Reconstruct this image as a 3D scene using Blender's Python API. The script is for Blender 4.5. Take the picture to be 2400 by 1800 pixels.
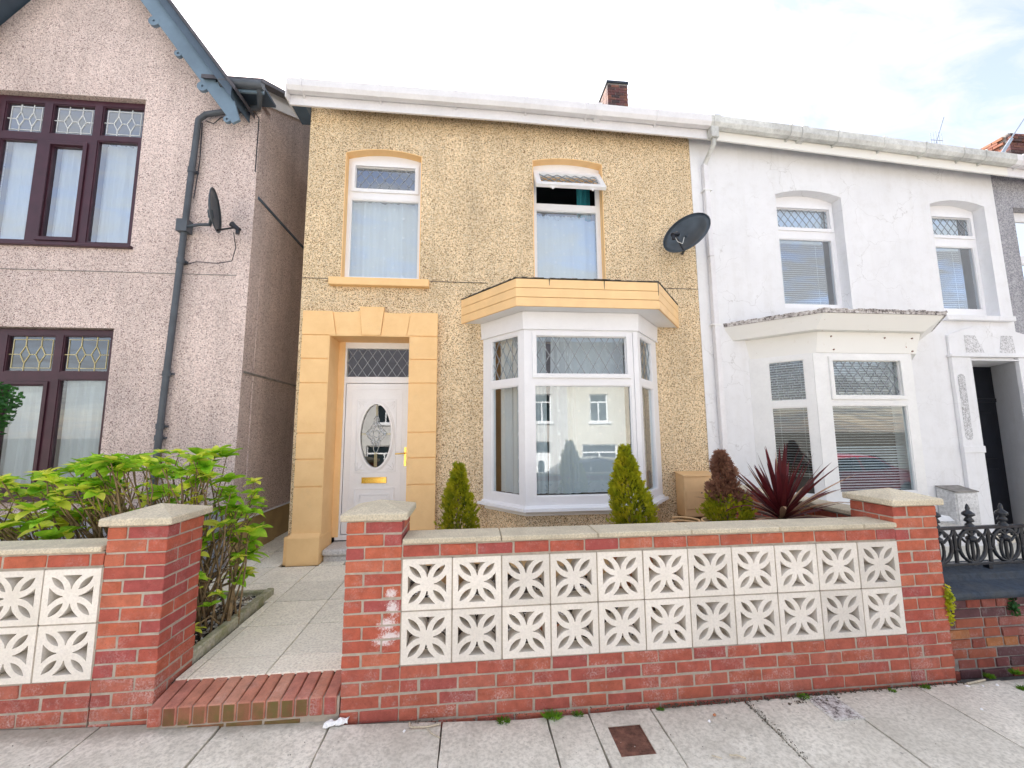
import bpy, bmesh, math, random
from mathutils import Matrix, Vector, noise as mnoise
from mathutils.geometry import tessellate_polygon
for o in list(bpy.data.objects): bpy.data.objects.remove(o)
S = bpy.context.scene
C = S.collection
rnd = random.Random(7)
PI = math.pi

# ------------------------------------------------------------------ camera, sky, sun, exposure
def setup():
    cd = bpy.data.cameras.new('camera'); cam = bpy.data.objects.new('camera', cd); C.objects.link(cam)
    a, b, c = -0.1007, 0.1181, 0.0075
    R = Matrix.Rotation(a, 3, 'Z') @ Matrix.Rotation(b, 3, 'X') @ Matrix.Rotation(c, 3, 'Y')
    rx, fy, uz = R.col[0], R.col[1], R.col[2]
    m = Matrix(((rx.x, uz.x, -fy.x, 0.407), (rx.y, uz.y, -fy.y, -2.622), (rx.z, uz.z, -fy.z, 1.650), (0, 0, 0, 1)))
    cam.matrix_world = m
    cd.sensor_width = 36; cd.lens = 960 / 2400 * 36; cd.clip_start = 0.05; cd.clip_end = 2000
    S.camera = cam
    SUN_EL, SUN_AZ = math.radians(37), math.radians(-24.5)      # azimuth measured from +Y towards +X
    sv = Vector((math.sin(SUN_AZ) * math.cos(SUN_EL), math.cos(SUN_AZ) * math.cos(SUN_EL), math.sin(SUN_EL)))
    ld = bpy.data.lights.new('sun', 'SUN'); ld.energy = 5.0; ld.angle = math.radians(0.6); ld.color = (1, .95, .87)
    lo = bpy.data.objects.new('sun', ld); C.objects.link(lo); lo.rotation_euler = sv.to_track_quat('Z', 'Y').to_euler(); lo.location = (-10, 20, 20)
    w = bpy.data.worlds.new('World'); S.world = w; w.use_nodes = True
    nt = w.node_tree; nt.nodes.clear(); N = nt.nodes.new; L = nt.links.new
    out = N('ShaderNodeOutputWorld'); bg = N('ShaderNodeBackground'); bg.inputs['Strength'].default_value = 0.15
    sky = N('ShaderNodeTexSky'); sky.sky_type = 'NISHITA'; sky.sun_disc = False
    sky.sun_elevation = SUN_EL; sky.sun_rotation = SUN_AZ; sky.air_density = 1.0; sky.dust_density = .8; sky.ozone_density = 2.0
    tc = N('ShaderNodeTexCoord'); sep = N('ShaderNodeSeparateXYZ'); L(tc.outputs['Generated'], sep.inputs[0])
    ad = N('ShaderNodeMath'); ad.operation = 'ADD'; ad.inputs[1].default_value = 0.12; L(sep.outputs[2], ad.inputs[0])
    mx = N('ShaderNodeMath'); mx.operation = 'MAXIMUM'; mx.inputs[1].default_value = 0.05; L(ad.outputs[0], mx.inputs[0])
    dx = N('ShaderNodeMath'); dx.operation = 'DIVIDE'; L(sep.outputs[0], dx.inputs[0]); L(mx.outputs[0], dx.inputs[1])
    dy = N('ShaderNodeMath'); dy.operation = 'DIVIDE'; L(sep.outputs[1], dy.inputs[0]); L(mx.outputs[0], dy.inputs[1])
    cb = N('ShaderNodeCombineXYZ'); L(dx.outputs[0], cb.inputs[0]); L(dy.outputs[0], cb.inputs[1])
    mp = N('ShaderNodeMapping'); mp.inputs['Rotation'].default_value = (0, 0, .5); mp.inputs['Scale'].default_value = (1.0, 1.9, 1); L(cb.outputs[0], mp.inputs[0])
    n1 = N('ShaderNodeTexNoise'); n1.inputs['Scale'].default_value = 4.2; n1.inputs['Detail'].default_value = 9; n1.inputs['Roughness'].default_value = .62; n1.inputs['Distortion'].default_value = .7; L(mp.outputs[0], n1.inputs[0])
    n2 = N('ShaderNodeTexNoise'); n2.inputs['Scale'].default_value = .9; n2.inputs['Detail'].default_value = 3; L(mp.outputs[0], n2.inputs[0])
    mm = N('ShaderNodeMath'); mm.operation = 'MULTIPLY_ADD'; mm.inputs[1].default_value = .75; L(n2.outputs[0], mm.inputs[0]); L(n1.outputs[0], mm.inputs[2])
    rp = N('ShaderNodeValToRGB'); rp.color_ramp.elements[0].position = .72; rp.color_ramp.elements[1].position = 1.0; L(mm.outputs[0], rp.inputs[0])
    rp.color_ramp.elements[0].color = (.25, .25, .25, 1); rp.color_ramp.elements[1].color = (.95, .95, .95, 1)
    # thin cloud glows towards the sun: cloud brightness follows the angle to the sun
    dt = N('ShaderNodeVectorMath'); dt.operation = 'DOT_PRODUCT'; dt.inputs[1].default_value = sv; L(tc.outputs['Generated'], dt.inputs[0])
    pw = N('ShaderNodeMapRange'); pw.inputs['From Min'].default_value = .55; pw.inputs['From Max'].default_value = 1.0; pw.inputs['To Min'].default_value = 2.5; pw.inputs['To Max'].default_value = 9.0; L(dt.outputs['Value'], pw.inputs['Value'])
    cc = N('ShaderNodeVectorMath'); cc.operation = 'SCALE'; cc.inputs[0].default_value = (.97, .98, 1.0); L(pw.outputs[0], cc.inputs['Scale'])
    mi = N('ShaderNodeMix'); mi.data_type = 'RGBA'; L(rp.outputs[0], mi.inputs['Factor']); tn = N('ShaderNodeMix'); tn.data_type = 'RGBA'; tn.blend_type = 'MULTIPLY'; tn.inputs['Factor'].default_value = 1; tn.inputs['B'].default_value = (1.22, .98, .92, 1); L(sky.outputs[0], tn.inputs['A']); L(tn.outputs['Result'], mi.inputs['A']); L(cc.outputs[0], mi.inputs['B'])
    L(mi.outputs['Result'], bg.inputs['Color']); L(bg.outputs[0], out.inputs[0])
    v = S.view_settings; v.view_transform = 'Standard'; v.look = 'None'; v.gamma = 1; v.exposure = 1.58; v.use_curve_mapping = False
    S.render.engine = 'CYCLES'; S.cycles.max_bounces = 8; S.cycles.transparent_max_bounces = 12
setup()

# ------------------------------------------------------------------ materials
class NB:
    def __init__(s, name):
        s.m = bpy.data.materials.new(name); s.m.use_nodes = True; s.nt = s.m.node_tree; s.nt.nodes.clear()
        s.out = s.nt.nodes.new('ShaderNodeOutputMaterial'); s.b = s.nt.nodes.new('ShaderNodeBsdfPrincipled')
        s.nt.links.new(s.b.outputs[0], s.out.inputs[0]); s.g = None
    def n(s, t, **k):
        q = s.nt.nodes.new(t)
        for a, v in k.items(): setattr(q, a, v)
        return q
    def l(s, a, b): s.nt.links.new(a, b)
    def pos(s):
        if not s.g: s.g = s.n('ShaderNodeNewGeometry')
        return s.g.outputs['Position']
    def noise(s, sc, det=4, ro=.55, vec=None, dist=0):
        q = s.n('ShaderNodeTexNoise'); q.inputs['Scale'].default_value = sc; q.inputs['Detail'].default_value = det; q.inputs['Roughness'].default_value = ro; q.inputs['Distortion'].default_value = dist
        s.l(vec or s.pos(), q.inputs['Vector']); return q.outputs['Fac']
    def vor(s, sc, feat='F1', out='Color', vec=None):
        q = s.n('ShaderNodeTexVoronoi', feature=feat); q.inputs['Scale'].default_value = sc; s.l(vec or s.pos(), q.inputs['Vector']); return q.outputs[out]
    def ramp(s, f, st, interp='LINEAR'):
        q = s.n('ShaderNodeValToRGB'); r = q.color_ramp; r.interpolation = interp
        while len(r.elements) < len(st): r.elements.new(.5)
        for e, (p, c) in zip(r.elements, st):
            e.position = p; e.color = (c, c, c, 1) if isinstance(c, (int, float)) else (*c, 1)
        s.l(f, q.inputs[0]); return q.outputs[0]
    def mix(s, f, a, b, mode='MIX'):
        q = s.n('ShaderNodeMix', data_type='RGBA', blend_type=mode)
        for v, k in ((f, 'Factor'), (a, 'A'), (b, 'B')):
            i = q.inputs[k]
            if hasattr(v, 'is_linked'): s.l(v, i)
            else: i.default_value = v if isinstance(v, (int, float)) else (*v, 1)
        return q.outputs['Result']
    def math(s, op, a, b=0, c=0):
        q = s.n('ShaderNodeMath', operation=op)
        for i, v in enumerate((a, b, c)):
            if hasattr(v, 'is_linked'): s.l(v, q.inputs[i])
            else: q.inputs[i].default_value = v
        return q.outputs[0]
    def sep(s, v):
        q = s.n('ShaderNodeSeparateXYZ'); s.l(v, q.inputs[0]); return q.outputs
    def rand(s):
        return s.n('ShaderNodeObjectInfo').outputs['Random']
    def bump(s, h, st=.5, d=.01):
        q = s.n('ShaderNodeBump'); q.inputs['Strength'].default_value = st; q.inputs['Distance'].default_value = d; s.l(h, q.inputs['Height']); s.l(q.outputs[0], s.b.inputs['Normal'])
    def col(s, c):
        if hasattr(c, 'is_linked'): s.l(c, s.b.inputs['Base Color'])
        else: s.b.inputs['Base Color'].default_value = (*c, 1)
    def set(s, **k):
        for a, v in k.items(): s.b.inputs[a.replace('_', ' ')].default_value = v
        return s.m

def simple(name, c, rough=.6, var=.1, sc=8, bump=0, bsc=60, metal=0, spec=.5, rvar=0):
    b = NB(name); f = b.noise(sc, 5, .6)
    d = tuple(x * (1 - var * 2) for x in c); e = tuple(min(1, x * (1 + var)) for x in c)
    k = b.ramp(f, [(.3, d), (.7, e)])
    if rvar: k = b.mix(1, k, b.ramp(b.rand(), [(0, 1 - rvar), (1, 1 + rvar * .4)]), 'MULTIPLY')
    b.col(k)
    if bump: b.bump(b.noise(bsc, 4), bump, .004)
    b.set(Roughness=rough, Metallic=metal, Specular_IOR_Level=spec); return b.m

def pebble(name, stops, sc=62, bumpd=.006):
    b = NB(name); v = b.vor(sc); x = b.sep(v)
    base = b.ramp(x[0], stops, 'CONSTANT')
    v2 = b.sep(b.vor(sc * 1.9)); fine = b.ramp(v2[1], [(0, .62), (.14, .88), (.6, 1.06)], 'CONSTANT')
    c = b.mix(1, base, fine, 'MULTIPLY')
    c = b.mix(1, c, b.ramp(b.noise(1.3, 4), [(.3, .86), (.7, 1.06)]), 'MULTIPLY')
    # rain streaks: noise stretched vertically
    mp = b.n('ShaderNodeMapping'); mp.inputs['Scale'].default_value = (6, 6, .5); b.l(b.pos(), mp.inputs[0])
    c = b.mix(1, c, b.ramp(b.noise(1.0, 4, vec=mp.outputs[0]), [(.3, .88), (.62, 1.03)]), 'MULTIPLY')
    b.col(c); b.bump(b.vor(sc, 'F1', 'Distance'), 1.0, -bumpd if False else bumpd); b.set(Roughness=.9, Specular_IOR_Level=.2); return b.m

def brickmat(name, cols, chalk=None, moss=None, chalkamt=.25):
    b = NB(name); r = b.rand()
    n = len(cols); c = b.ramp(r, [(i / n, k) for i, k in enumerate(cols)], 'CONSTANT')
    c = b.mix(1, c, b.ramp(b.noise(14, 6, .7), [(.3, .72), (.7, 1.18)]), 'MULTIPLY')
    c = b.mix(b.ramp(b.noise(160, 2), [(.62, 0), (.75, .6)]), c, (.10, .03, .03))
    ef = b.math('MULTIPLY', b.ramp(b.noise(5.5, 6, .75), [(.5, 0), (.72, 1)]), b.ramp(b.noise(90, 3, .7), [(.42, 0), (.6, 1)]))
    c = b.mix(b.math('MULTIPLY', ef, chalkamt), c, (.75, .68, .66))
    p = b.sep(b.pos())
    if chalk:                                           # old white paint splashed on a few bricks
        for (cx, cz, rx, rz) in chalk:
            dx = b.math('DIVIDE', b.math('SUBTRACT', p[0], cx), rx); dz = b.math('DIVIDE', b.math('SUBTRACT', p[2], cz), rz)
            d = b.math('SQRT', b.math('ADD', b.math('MULTIPLY', dx, dx), b.math('MULTIPLY', dz, dz)))
            d = b.math('ADD', d, b.math('MULTIPLY', b.math('SUBTRACT', b.noise(70, 4, .8), .5), 2.4))
            c = b.mix(b.ramp(d, [(.30, .85), (.85, 0)]), c, (.80, .74, .74))
    if moss:
        f = b.math('MULTIPLY', b.ramp(b.noise(4, 5, .7), [(.35, 0), (.6, .85)]), b.ramp(b.noise(40, 3), [(.3, .6), (.6, 1)]))
        c = b.mix(f, c, moss)
    b.col(c); b.bump(b.noise(110, 6, .7), .35, .004); b.set(Roughness=.85, Specular_IOR_Level=.3); return b.m

M = {}
M['dash_tan'] = pebble('roughcast_tan', [(0, (.20, .12, .06)), (.12, (.52, .36, .20)), (.26, (.80, .60, .37)), (.48, (.90, .71, .46)), (.8, (.96, .82, .59))], 128, .0022)
M['dash_pink'] = pebble('roughcast_pink', [(0, (.26, .17, .16)), (.09, (.54, .41, .38)), (.21, (.74, .60, .55)), (.5, (.83, .69, .64)), (.8, (.91, .79, .74))], 128, .0022)
M['dash_grey'] = pebble('roughcast_grey', [(0, (.35, .35, .38)), (.4, (.45, .45, .48)), (.8, (.5, .5, .53))], 60, .004)
def mk_peach():
    b = NB('peach_masonry_paint'); k = b.ramp(b.noise(5, 6, .7), [(.3, (.88, .57, .27)), (.65, (.95, .64, .32))])
    k = b.mix(b.ramp(b.noise(2.3, 7, .75), [(.56, 0), (.80, .32)]), k, (.58, .42, .27)); k = b.mix(b.ramp(b.noise(60, 3, .6), [(.68, 0), (.76, .35)]), k, (.70, .52, .36))
    b.col(k); b.bump(b.noise(38, 6, .7), .55, .005); b.set(Roughness=.75, Specular_IOR_Level=.3); return b.m
M['peach'] = mk_peach()
M['peach_clad'] = simple('peach_cladding_paint', (.94, .63, .31), .45, .04, 5)
M['tan_base'] = simple('tan_painted_render', (.50, .36, .17), .8, .12, 3, .3, 50)
def mk_pvc(name, c, dirt=.12, rough=.32):
    b = NB(name); f = b.ramp(b.noise(2.2, 6, .7), [(.35, 1 - dirt), (.62, 1.0)])
    g = b.ramp(b.noise(30, 5, .7), [(.3, 1 - dirt * .5), (.55, 1)])
    k = b.mix(1, b.mix(1, c, f, 'MULTIPLY'), g, 'MULTIPLY'); b.col(k); b.set(Roughness=rough); return b.m
M['pvc'] = mk_pvc('white_plastic_frame', (.89, .89, .91), .05)
M['pvc_old'] = mk_pvc('weathered_white_plastic', (.89, .89, .88), .08, .5)
M['gutter'] = mk_pvc('white_gutter_plastic', (.84, .83, .85), .10, .35)
M['gutter_dirty'] = mk_pvc('dirty_gutter_plastic', (.78, .79, .76), .38, .5)
def mk_board():
    b = NB('old_painted_board'); c = b.mix(b.ramp(b.noise(9, 6, .7), [(.6, 0), (.8, .5)]), (.86, .85, .81), (.6, .54, .44))
    c = b.mix(b.ramp(b.noise(17, 2, .4), [(.77, 0), (.80, .9)]), c, (.35, .12, .04)); b.col(c); b.set(Roughness=.55); return b.m
M['board_old'] = mk_board()
def mk_stucco():
    b = NB('white_painted_stucco')
    wv = b.n('ShaderNodeVectorMath', operation='ADD'); nz = b.n('ShaderNodeTexNoise'); nz.inputs['Scale'].default_value = 2.5; nz.inputs['Detail'].default_value = 5; b.l(b.pos(), nz.inputs['Vector'])
    sc = b.n('ShaderNodeVectorMath', operation='SCALE'); sc.inputs['Scale'].default_value = .55; b.l(nz.outputs['Color'], sc.inputs[0]); b.l(b.pos(), wv.inputs[0]); b.l(sc.outputs[0], wv.inputs[1])
    d = b.vor(1.7, 'DISTANCE_TO_EDGE', 'Distance', wv.outputs[0])
    line = b.math('MULTIPLY', b.ramp(d, [(.0, 1), (.006, 0)]), b.ramp(b.noise(.9, 2), [(.47, 0), (.58, .55)]))
    c = b.mix(1, (.85, .855, .875), b.ramp(b.noise(1.8, 6, .65), [(.3, .93), (.65, 1.0)]), 'MULTIPLY')
    z = b.sep(b.pos())[2]
    c = b.mix(b.math('MULTIPLY', b.ramp(b.noise(7, 6, .75), [(.5, 0), (.8, .35)]), 1.0), c, (.62, .60, .58))
    mq = b.n('ShaderNodeMapping'); mq.inputs['Scale'].default_value = (7, 7, .45); b.l(b.pos(), mq.inputs[0]); c = b.mix(b.math('MULTIPLY', b.ramp(b.noise(1.0, 5, .65, vec=mq.outputs[0]), [(.5, 0), (.78, .22)]), b.ramp(z, [(.0, 1), (1, 1)])), c, (.60, .59, .56)); c = b.mix(line, c, (.45, .44, .43)); b.col(c)
    b.bump(b.noise(55, 5, .6), .16, .005); b.set(Roughness=.75, Specular_IOR_Level=.3); return b.m
M['stucco'] = mk_stucco()
M['stucco_rough'] = pebble('white_rough_panel', [(0, (.55, .55, .56)), (.3, (.74, .74, .76)), (.6, (.84, .84, .86))], 80, .004)
M['brick'] = brickmat('red_brick', [(.47, .115, .07), (.50, .135, .075), (.42, .10, .07), (.49, .13, .072), (.39, .09, .08), (.52, .155, .09), (.45, .11, .07), (.46, .12, .072)],
                      chalk=[(-.06, .705, .045, .035), (-.05, .62, .05, .06), (-.08, .535, .07, .05), (-.055, .47, .09, .035), (-.10, .44, .08, .03)], chalkamt=.28)
M['brick_low'] = brickmat('red_brick_worn', [(.43, .115, .08), (.46, .13, .085), (.40, .105, .08), (.44, .125, .078), (.46, .145, .10), (.37, .095, .08), (.44, .12, .08)], chalkamt=.55)
M['brick_step'] = brickmat('red_brick_step', [(.52, .22, .15), (.56, .27, .19), (.50, .20, .15)], chalkamt=.3)
M['brick_moss'] = brickmat('mossy_brick', [(.34, .13, .08), (.30, .12, .07), (.22, .08, .05)], moss=(.15, .13, .04), chalkamt=.1)
M['brick_old'] = brickmat('old_dark_brick', [(.26, .07, .05), (.33, .10, .06), (.18, .06, .06), (.38, .15, .06), (.12, .055, .06), (.28, .09, .07)], chalkamt=.35)
M['brick_chim'] = brickmat('sooty_brick', [(.20, .09, .07), (.10, .06, .06), (.26, .12, .09), (.07, .05, .055), (.16, .07, .07)], chalkamt=.2)
M['brick_warm'] = brickmat('weathered_orange_brick', [(.38, .17, .10), (.30, .12, .08), (.44, .24, .15), (.20, .09, .08), (.34, .14, .09)], chalkamt=.3)
M['mortar'] = simple('cement_mortar', (.46, .40, .33), .95, .12, 20, .5, 120)
M['mortar_dark'] = simple('old_mortar', (.30, .28, .26), .95, .2, 12, .5, 90)
def mk_stone(name, c, dark, sc=95, amt=.5, gr=.28):
    b = NB(name); k = b.ramp(b.noise(sc, 3, .7), [(.35, tuple(x * (1 - gr) for x in c)), (.55, c), (.72, tuple(min(1, x * (1 + gr / 2)) for x in c))])
    k = b.mix(b.math('MULTIPLY', b.ramp(b.noise(6, 7, .72), [(.42, 0), (.7, 1)]), amt), k, dark)
    k = b.mix(1, k, b.ramp(b.rand(), [(0, .88), (1, 1.07)]), 'MULTIPLY')
    b.col(k); b.bump(b.noise(sc, 4, .7), .4, .004); b.set(Roughness=.85, Specular_IOR_Level=.3); return b.m
M['coping'] = mk_stone('cast_stone_coping', (.70, .62, .47), (.38, .34, .26))
M['block'] = mk_stone('screen_block_concrete', (.84, .785, .715), (.64, .59, .50), 70, .4, .10)
M['slab'] = mk_stone('path_slab_concrete', (.93, .88, .76), (.66, .63, .54), 60, .45)
M['slab_pale'] = mk_stone('new_path_slab', (.97, .91, .78), (.84, .79, .68), 60, .3)
M['pave'] = mk_stone('pavement_concrete', (.74, .715, .64), (.44, .42, .365), 48, .65)
M['kerbmoss'] = mk_stone('mossy_edging', (.50, .48, .38), (.20, .22, .06), 50, .85)
M['step'] = mk_stone('white_worn_step', (.70, .68, .67), (.40, .38, .37), 60, .6)
M['darkstone'] = mk_stone('black_painted_stone', (.045, .06, .085), (.10, .10, .09), 30, .5)
def mk_pave():
    b = NB('pavement_stained_concrete'); k = b.ramp(b.noise(48, 3, .7), [(.35, (.60, .57, .49)), (.55, (.84, .80, .70)), (.72, (.93, .89, .80))])
    k = b.mix(b.ramp(b.noise(3.2, 7, .72), [(.42, 0), (.72, .6)]), k, (.46, .43, .36)); k = b.mix(b.ramp(b.noise(1.1, 3, .6), [(.5, 0), (.75, .35)]), k, (.50, .46, .38))
    k = b.mix(b.ramp(b.vor(7.5, 'F1', 'Distance'), [(.045, .55), (.065, 0)]), k, (.25, .24, .22))
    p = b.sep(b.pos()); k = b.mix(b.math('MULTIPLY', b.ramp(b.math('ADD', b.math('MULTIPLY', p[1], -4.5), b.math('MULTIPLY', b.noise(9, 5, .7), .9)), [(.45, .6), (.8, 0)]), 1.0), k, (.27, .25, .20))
    k = b.mix(1, k, b.ramp(b.rand(), [(0, .86), (1, 1.06)]), 'MULTIPLY'); b.col(k); b.bump(b.noise(48, 4, .7), .45, .004); b.set(Roughness=.85, Specular_IOR_Level=.3); return b.m
M['pave'] = mk_pave()
M['dirt'] = simple('dark_joint_dirt', (.10, .085, .06), 1, .3, 20, .5)
M['soil'] = simple('dark_soil', (.05, .035, .025), 1, .3, 30, 1, 60)
M['tarmac'] = simple('asphalt', (.13, .13, .13), .9, .15, 20, .5, 150)
M['ground'] = simple('ground', (.12, .11, .09), 1, .2, 2)
M['brown'] = simple('dark_brown_plastic', (.060, .018, .030), .35, .15, 6)
M['lead'] = simple('lead_strip', (.30, .33, .36), .45, .1, 10)
M['brasslead'] = simple('gilt_lead_strip', (.62, .54, .28), .4, .1, 10)
M['whitelead'] = simple('pale_lead_strip', (.75, .78, .78), .4, .1, 10)
M['brass'] = simple('polished_brass', (.80, .52, .12), .22, .06, 10, metal=1)
M['silver'] = simple('bevelled_came', (.45, .50, .55), .15, .1, 10, metal=.8)
M['greypipe'] = simple('grey_pipe_plastic', (.085, .10, .12), .5, .15, 5)
M['dish'] = simple('dark_dish_metal', (.055, .075, .095), .4, .2, 5)
M['black'] = simple('black_paint', (.012, .014, .022), .3, .2, 8, .3, 40)
M['iron'] = simple('black_painted_iron', (.012, .016, .024), .28, .3, 20, .5, 60)
M['barge'] = simple('blue_grey_board', (.17, .25, .33), .5, .1, 4)
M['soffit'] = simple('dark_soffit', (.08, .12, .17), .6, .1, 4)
M['slate'] = simple('roof_slate', (.10, .095, .11), .6, .25, 6, .6, 30)
M['felt'] = simple('roof_felt', (.16, .14, .12), .95, .5, 12, 1, 30)
def mk_felt():
    b = NB('peeling_felt'); c = b.ramp(b.noise(22, 7, .8), [(.40, (.06, .05, .05)), (.5, (.5, .46, .44)), (.6, (.75, .73, .72))]); b.col(c); b.bump(b.noise(30, 5), 1, .01); b.set(Roughness=.9); return b.m
M['peelfelt'] = mk_felt()
M['cabinet_grey'] = mk_stone('aged_white_cabinet', (.74, .74, .74), (.52, .52, .52), 30, .5)
M['room'] = simple('room_wall', (.07, .075, .085), .9, .1, 2)
def mk_cloth(name, c, tr=.3):
    b = NB(name); b.col(b.ramp(b.noise(3, 3), [(.3, tuple(x * .93 for x in c)), (.7, c)])); b.set(Roughness=.9)
    t = b.n('ShaderNodeBsdfTranslucent'); t.inputs[0].default_value = (*c, 1); m = b.n('ShaderNodeMixShader'); m.inputs[0].default_value = tr
    b.l(b.b.outputs[0], m.inputs[1]); b.l(t.outputs[0], m.inputs[2]); b.l(m.outputs[0], b.out.inputs[0]); return b.m
M['net'] = mk_cloth('net_curtain', (.90, .94, .97))
M['net_white'] = mk_cloth('white_voile', (.88, .90, .92))
M['teal'] = mk_cloth('teal_curtain', (.06, .42, .48))
M['blind'] = mk_cloth('blind_slat', (.80, .84, .84), .15)
M['dot'] = simple('white_woven_square', (.95, .96, .97), .8, 0)
def mk_glass(name, fac, tint=(1, 1, 1)):
    b = NB(name); t = b.n('ShaderNodeBsdfTransparent'); t.inputs[0].default_value = (*tint, 1); g = b.n('ShaderNodeBsdfGlossy'); g.inputs['Roughness'].default_value = .006; g.inputs['Color'].default_value = (.95, .98, 1, 1)
    bp = b.n('ShaderNodeBump'); bp.inputs['Strength'].default_value = .03; bp.inputs['Distance'].default_value = .01; b.l(b.noise(2.5, 1), bp.inputs['Height']); b.l(bp.outputs[0], g.inputs['Normal'])
    fr = b.n('ShaderNodeFresnel'); fr.inputs[0].default_value = 1.5
    b.pos(); f = b.math('MULTIPLY', b.math('MINIMUM', b.math('MULTIPLY_ADD', fr.outputs[0], 1.5, fac), .95), b.math('SUBTRACT', 1, b.g.outputs['Backfacing']))
    m = b.n('ShaderNodeMixShader'); b.l(f, m.inputs[0]); b.l(t.outputs[0], m.inputs[1]); b.l(g.outputs[0], m.inputs[2]); b.l(m.outputs[0], b.out.inputs[0]); return b.m
M['glass'] = mk_glass('window_glass', .10, (.93, .97, .98))
M['glass_up'] = mk_glass('upper_window_glass', .27, (.92, .97, 1))
M['terracotta'] = simple('terracotta', (.55, .22, .10), .8, .12, 8, .3)
M['peachpot'] = simple('peach_plastic_pot', (.80, .52, .26), .5, .05, 5)
M['bark'] = simple('woody_stem', (.30, .21, .11), .9, .3, 25, .5)
M['rust'] = simple('rusty_cast_iron', (.21, .095, .065), .8, .3, 25, .8, 200)
def leafmat(name, a, b_, c_=None, sc=40, tr=.25):
    b = NB(name); st = [(.3, a), (.6, b_)] + ([(.78, c_)] if c_ else [])
    k = b.ramp(b.noise(sc, 3, .6), st); k = b.mix(1, k, b.ramp(b.rand(), [(0, .75), (1, 1.25)]), 'MULTIPLY'); b.col(k); b.set(Roughness=.5, Specular_IOR_Level=.3)
    t = b.n('ShaderNodeBsdfTranslucent'); b.l(k, t.inputs[0]); m = b.n('ShaderNodeMixShader'); m.inputs[0].default_value = tr
    b.l(b.b.outputs[0], m.inputs[1]); b.l(t.outputs[0], m.inputs[2]); b.l(m.outputs[0], b.out.inputs[0]); return b.m
M['conifer'] = leafmat('golden_conifer', (.26, .33, .015), (.58, .56, .03), (.82, .64, .06), 12, .4)
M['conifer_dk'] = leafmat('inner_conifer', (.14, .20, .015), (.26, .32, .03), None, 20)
M['conifer_brown'] = leafmat('dead_conifer', (.20, .09, .06), (.34, .18, .12), None, 20)
M['hyd'] = leafmat('hydrangea_leaf', (.16, .44, .02), (.44, .70, .05), (.74, .84, .12), 12, .45)
M['hyd_y'] = leafmat('young_hydrangea_leaf', (.66, .80, .06), (.92, .92, .16), None, 9, .45)
M['hyd_dead'] = simple('dead_flower', (.42, .32, .22), .9, .2, 20)
M['shrub'] = leafmat('dark_shrub_leaf', (.015, .06, .02), (.04, .14, .03), None, 20)
M['cord'] = leafmat('burgundy_leaf', (.075, .010, .015), (.135, .020, .025), None, 6, .15)
M['cord_tan'] = leafmat('faded_leaf', (.36, .20, .13), (.48, .32, .20), None, 6, .2)
M['grass'] = leafmat('grass_blade', (.08, .22, .015), (.18, .36, .02), None, 30)
def mk_gravel():
    b = NB('gravel_stones'); c = b.ramp(b.sep(b.vor(26))[0], [(0, (.05, .045, .04)), (.2, (.20, .15, .10)), (.36, (.48, .42, .34)), (.6, (.72, .69, .63)), (.8, (.85, .83, .80))], 'CONSTANT'); b.col(c); b.set(Roughness=.7); return b.m
M['gravel'] = mk_gravel()
M['carblue'] = simple('blue_car_paint', (.02, .05, .11), .15, .05, 3); M['carred'] = simple('red_car_paint', (.45, .01, .03), .15, .05, 3)
M['carglass'] = simple('car_glass', (.02, .03, .035), .05, .05, 3); M['rubber'] = simple('tyre_rubber', (.02, .02, .02), .8, .1, 10)
M['cream'] = simple('cream_render', (.68, .63, .53), .85, .06, 3, .3, 40); M['greyrender'] = simple('grey_render', (.62, .60, .58), .85, .06, 3, .3, 40)

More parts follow.
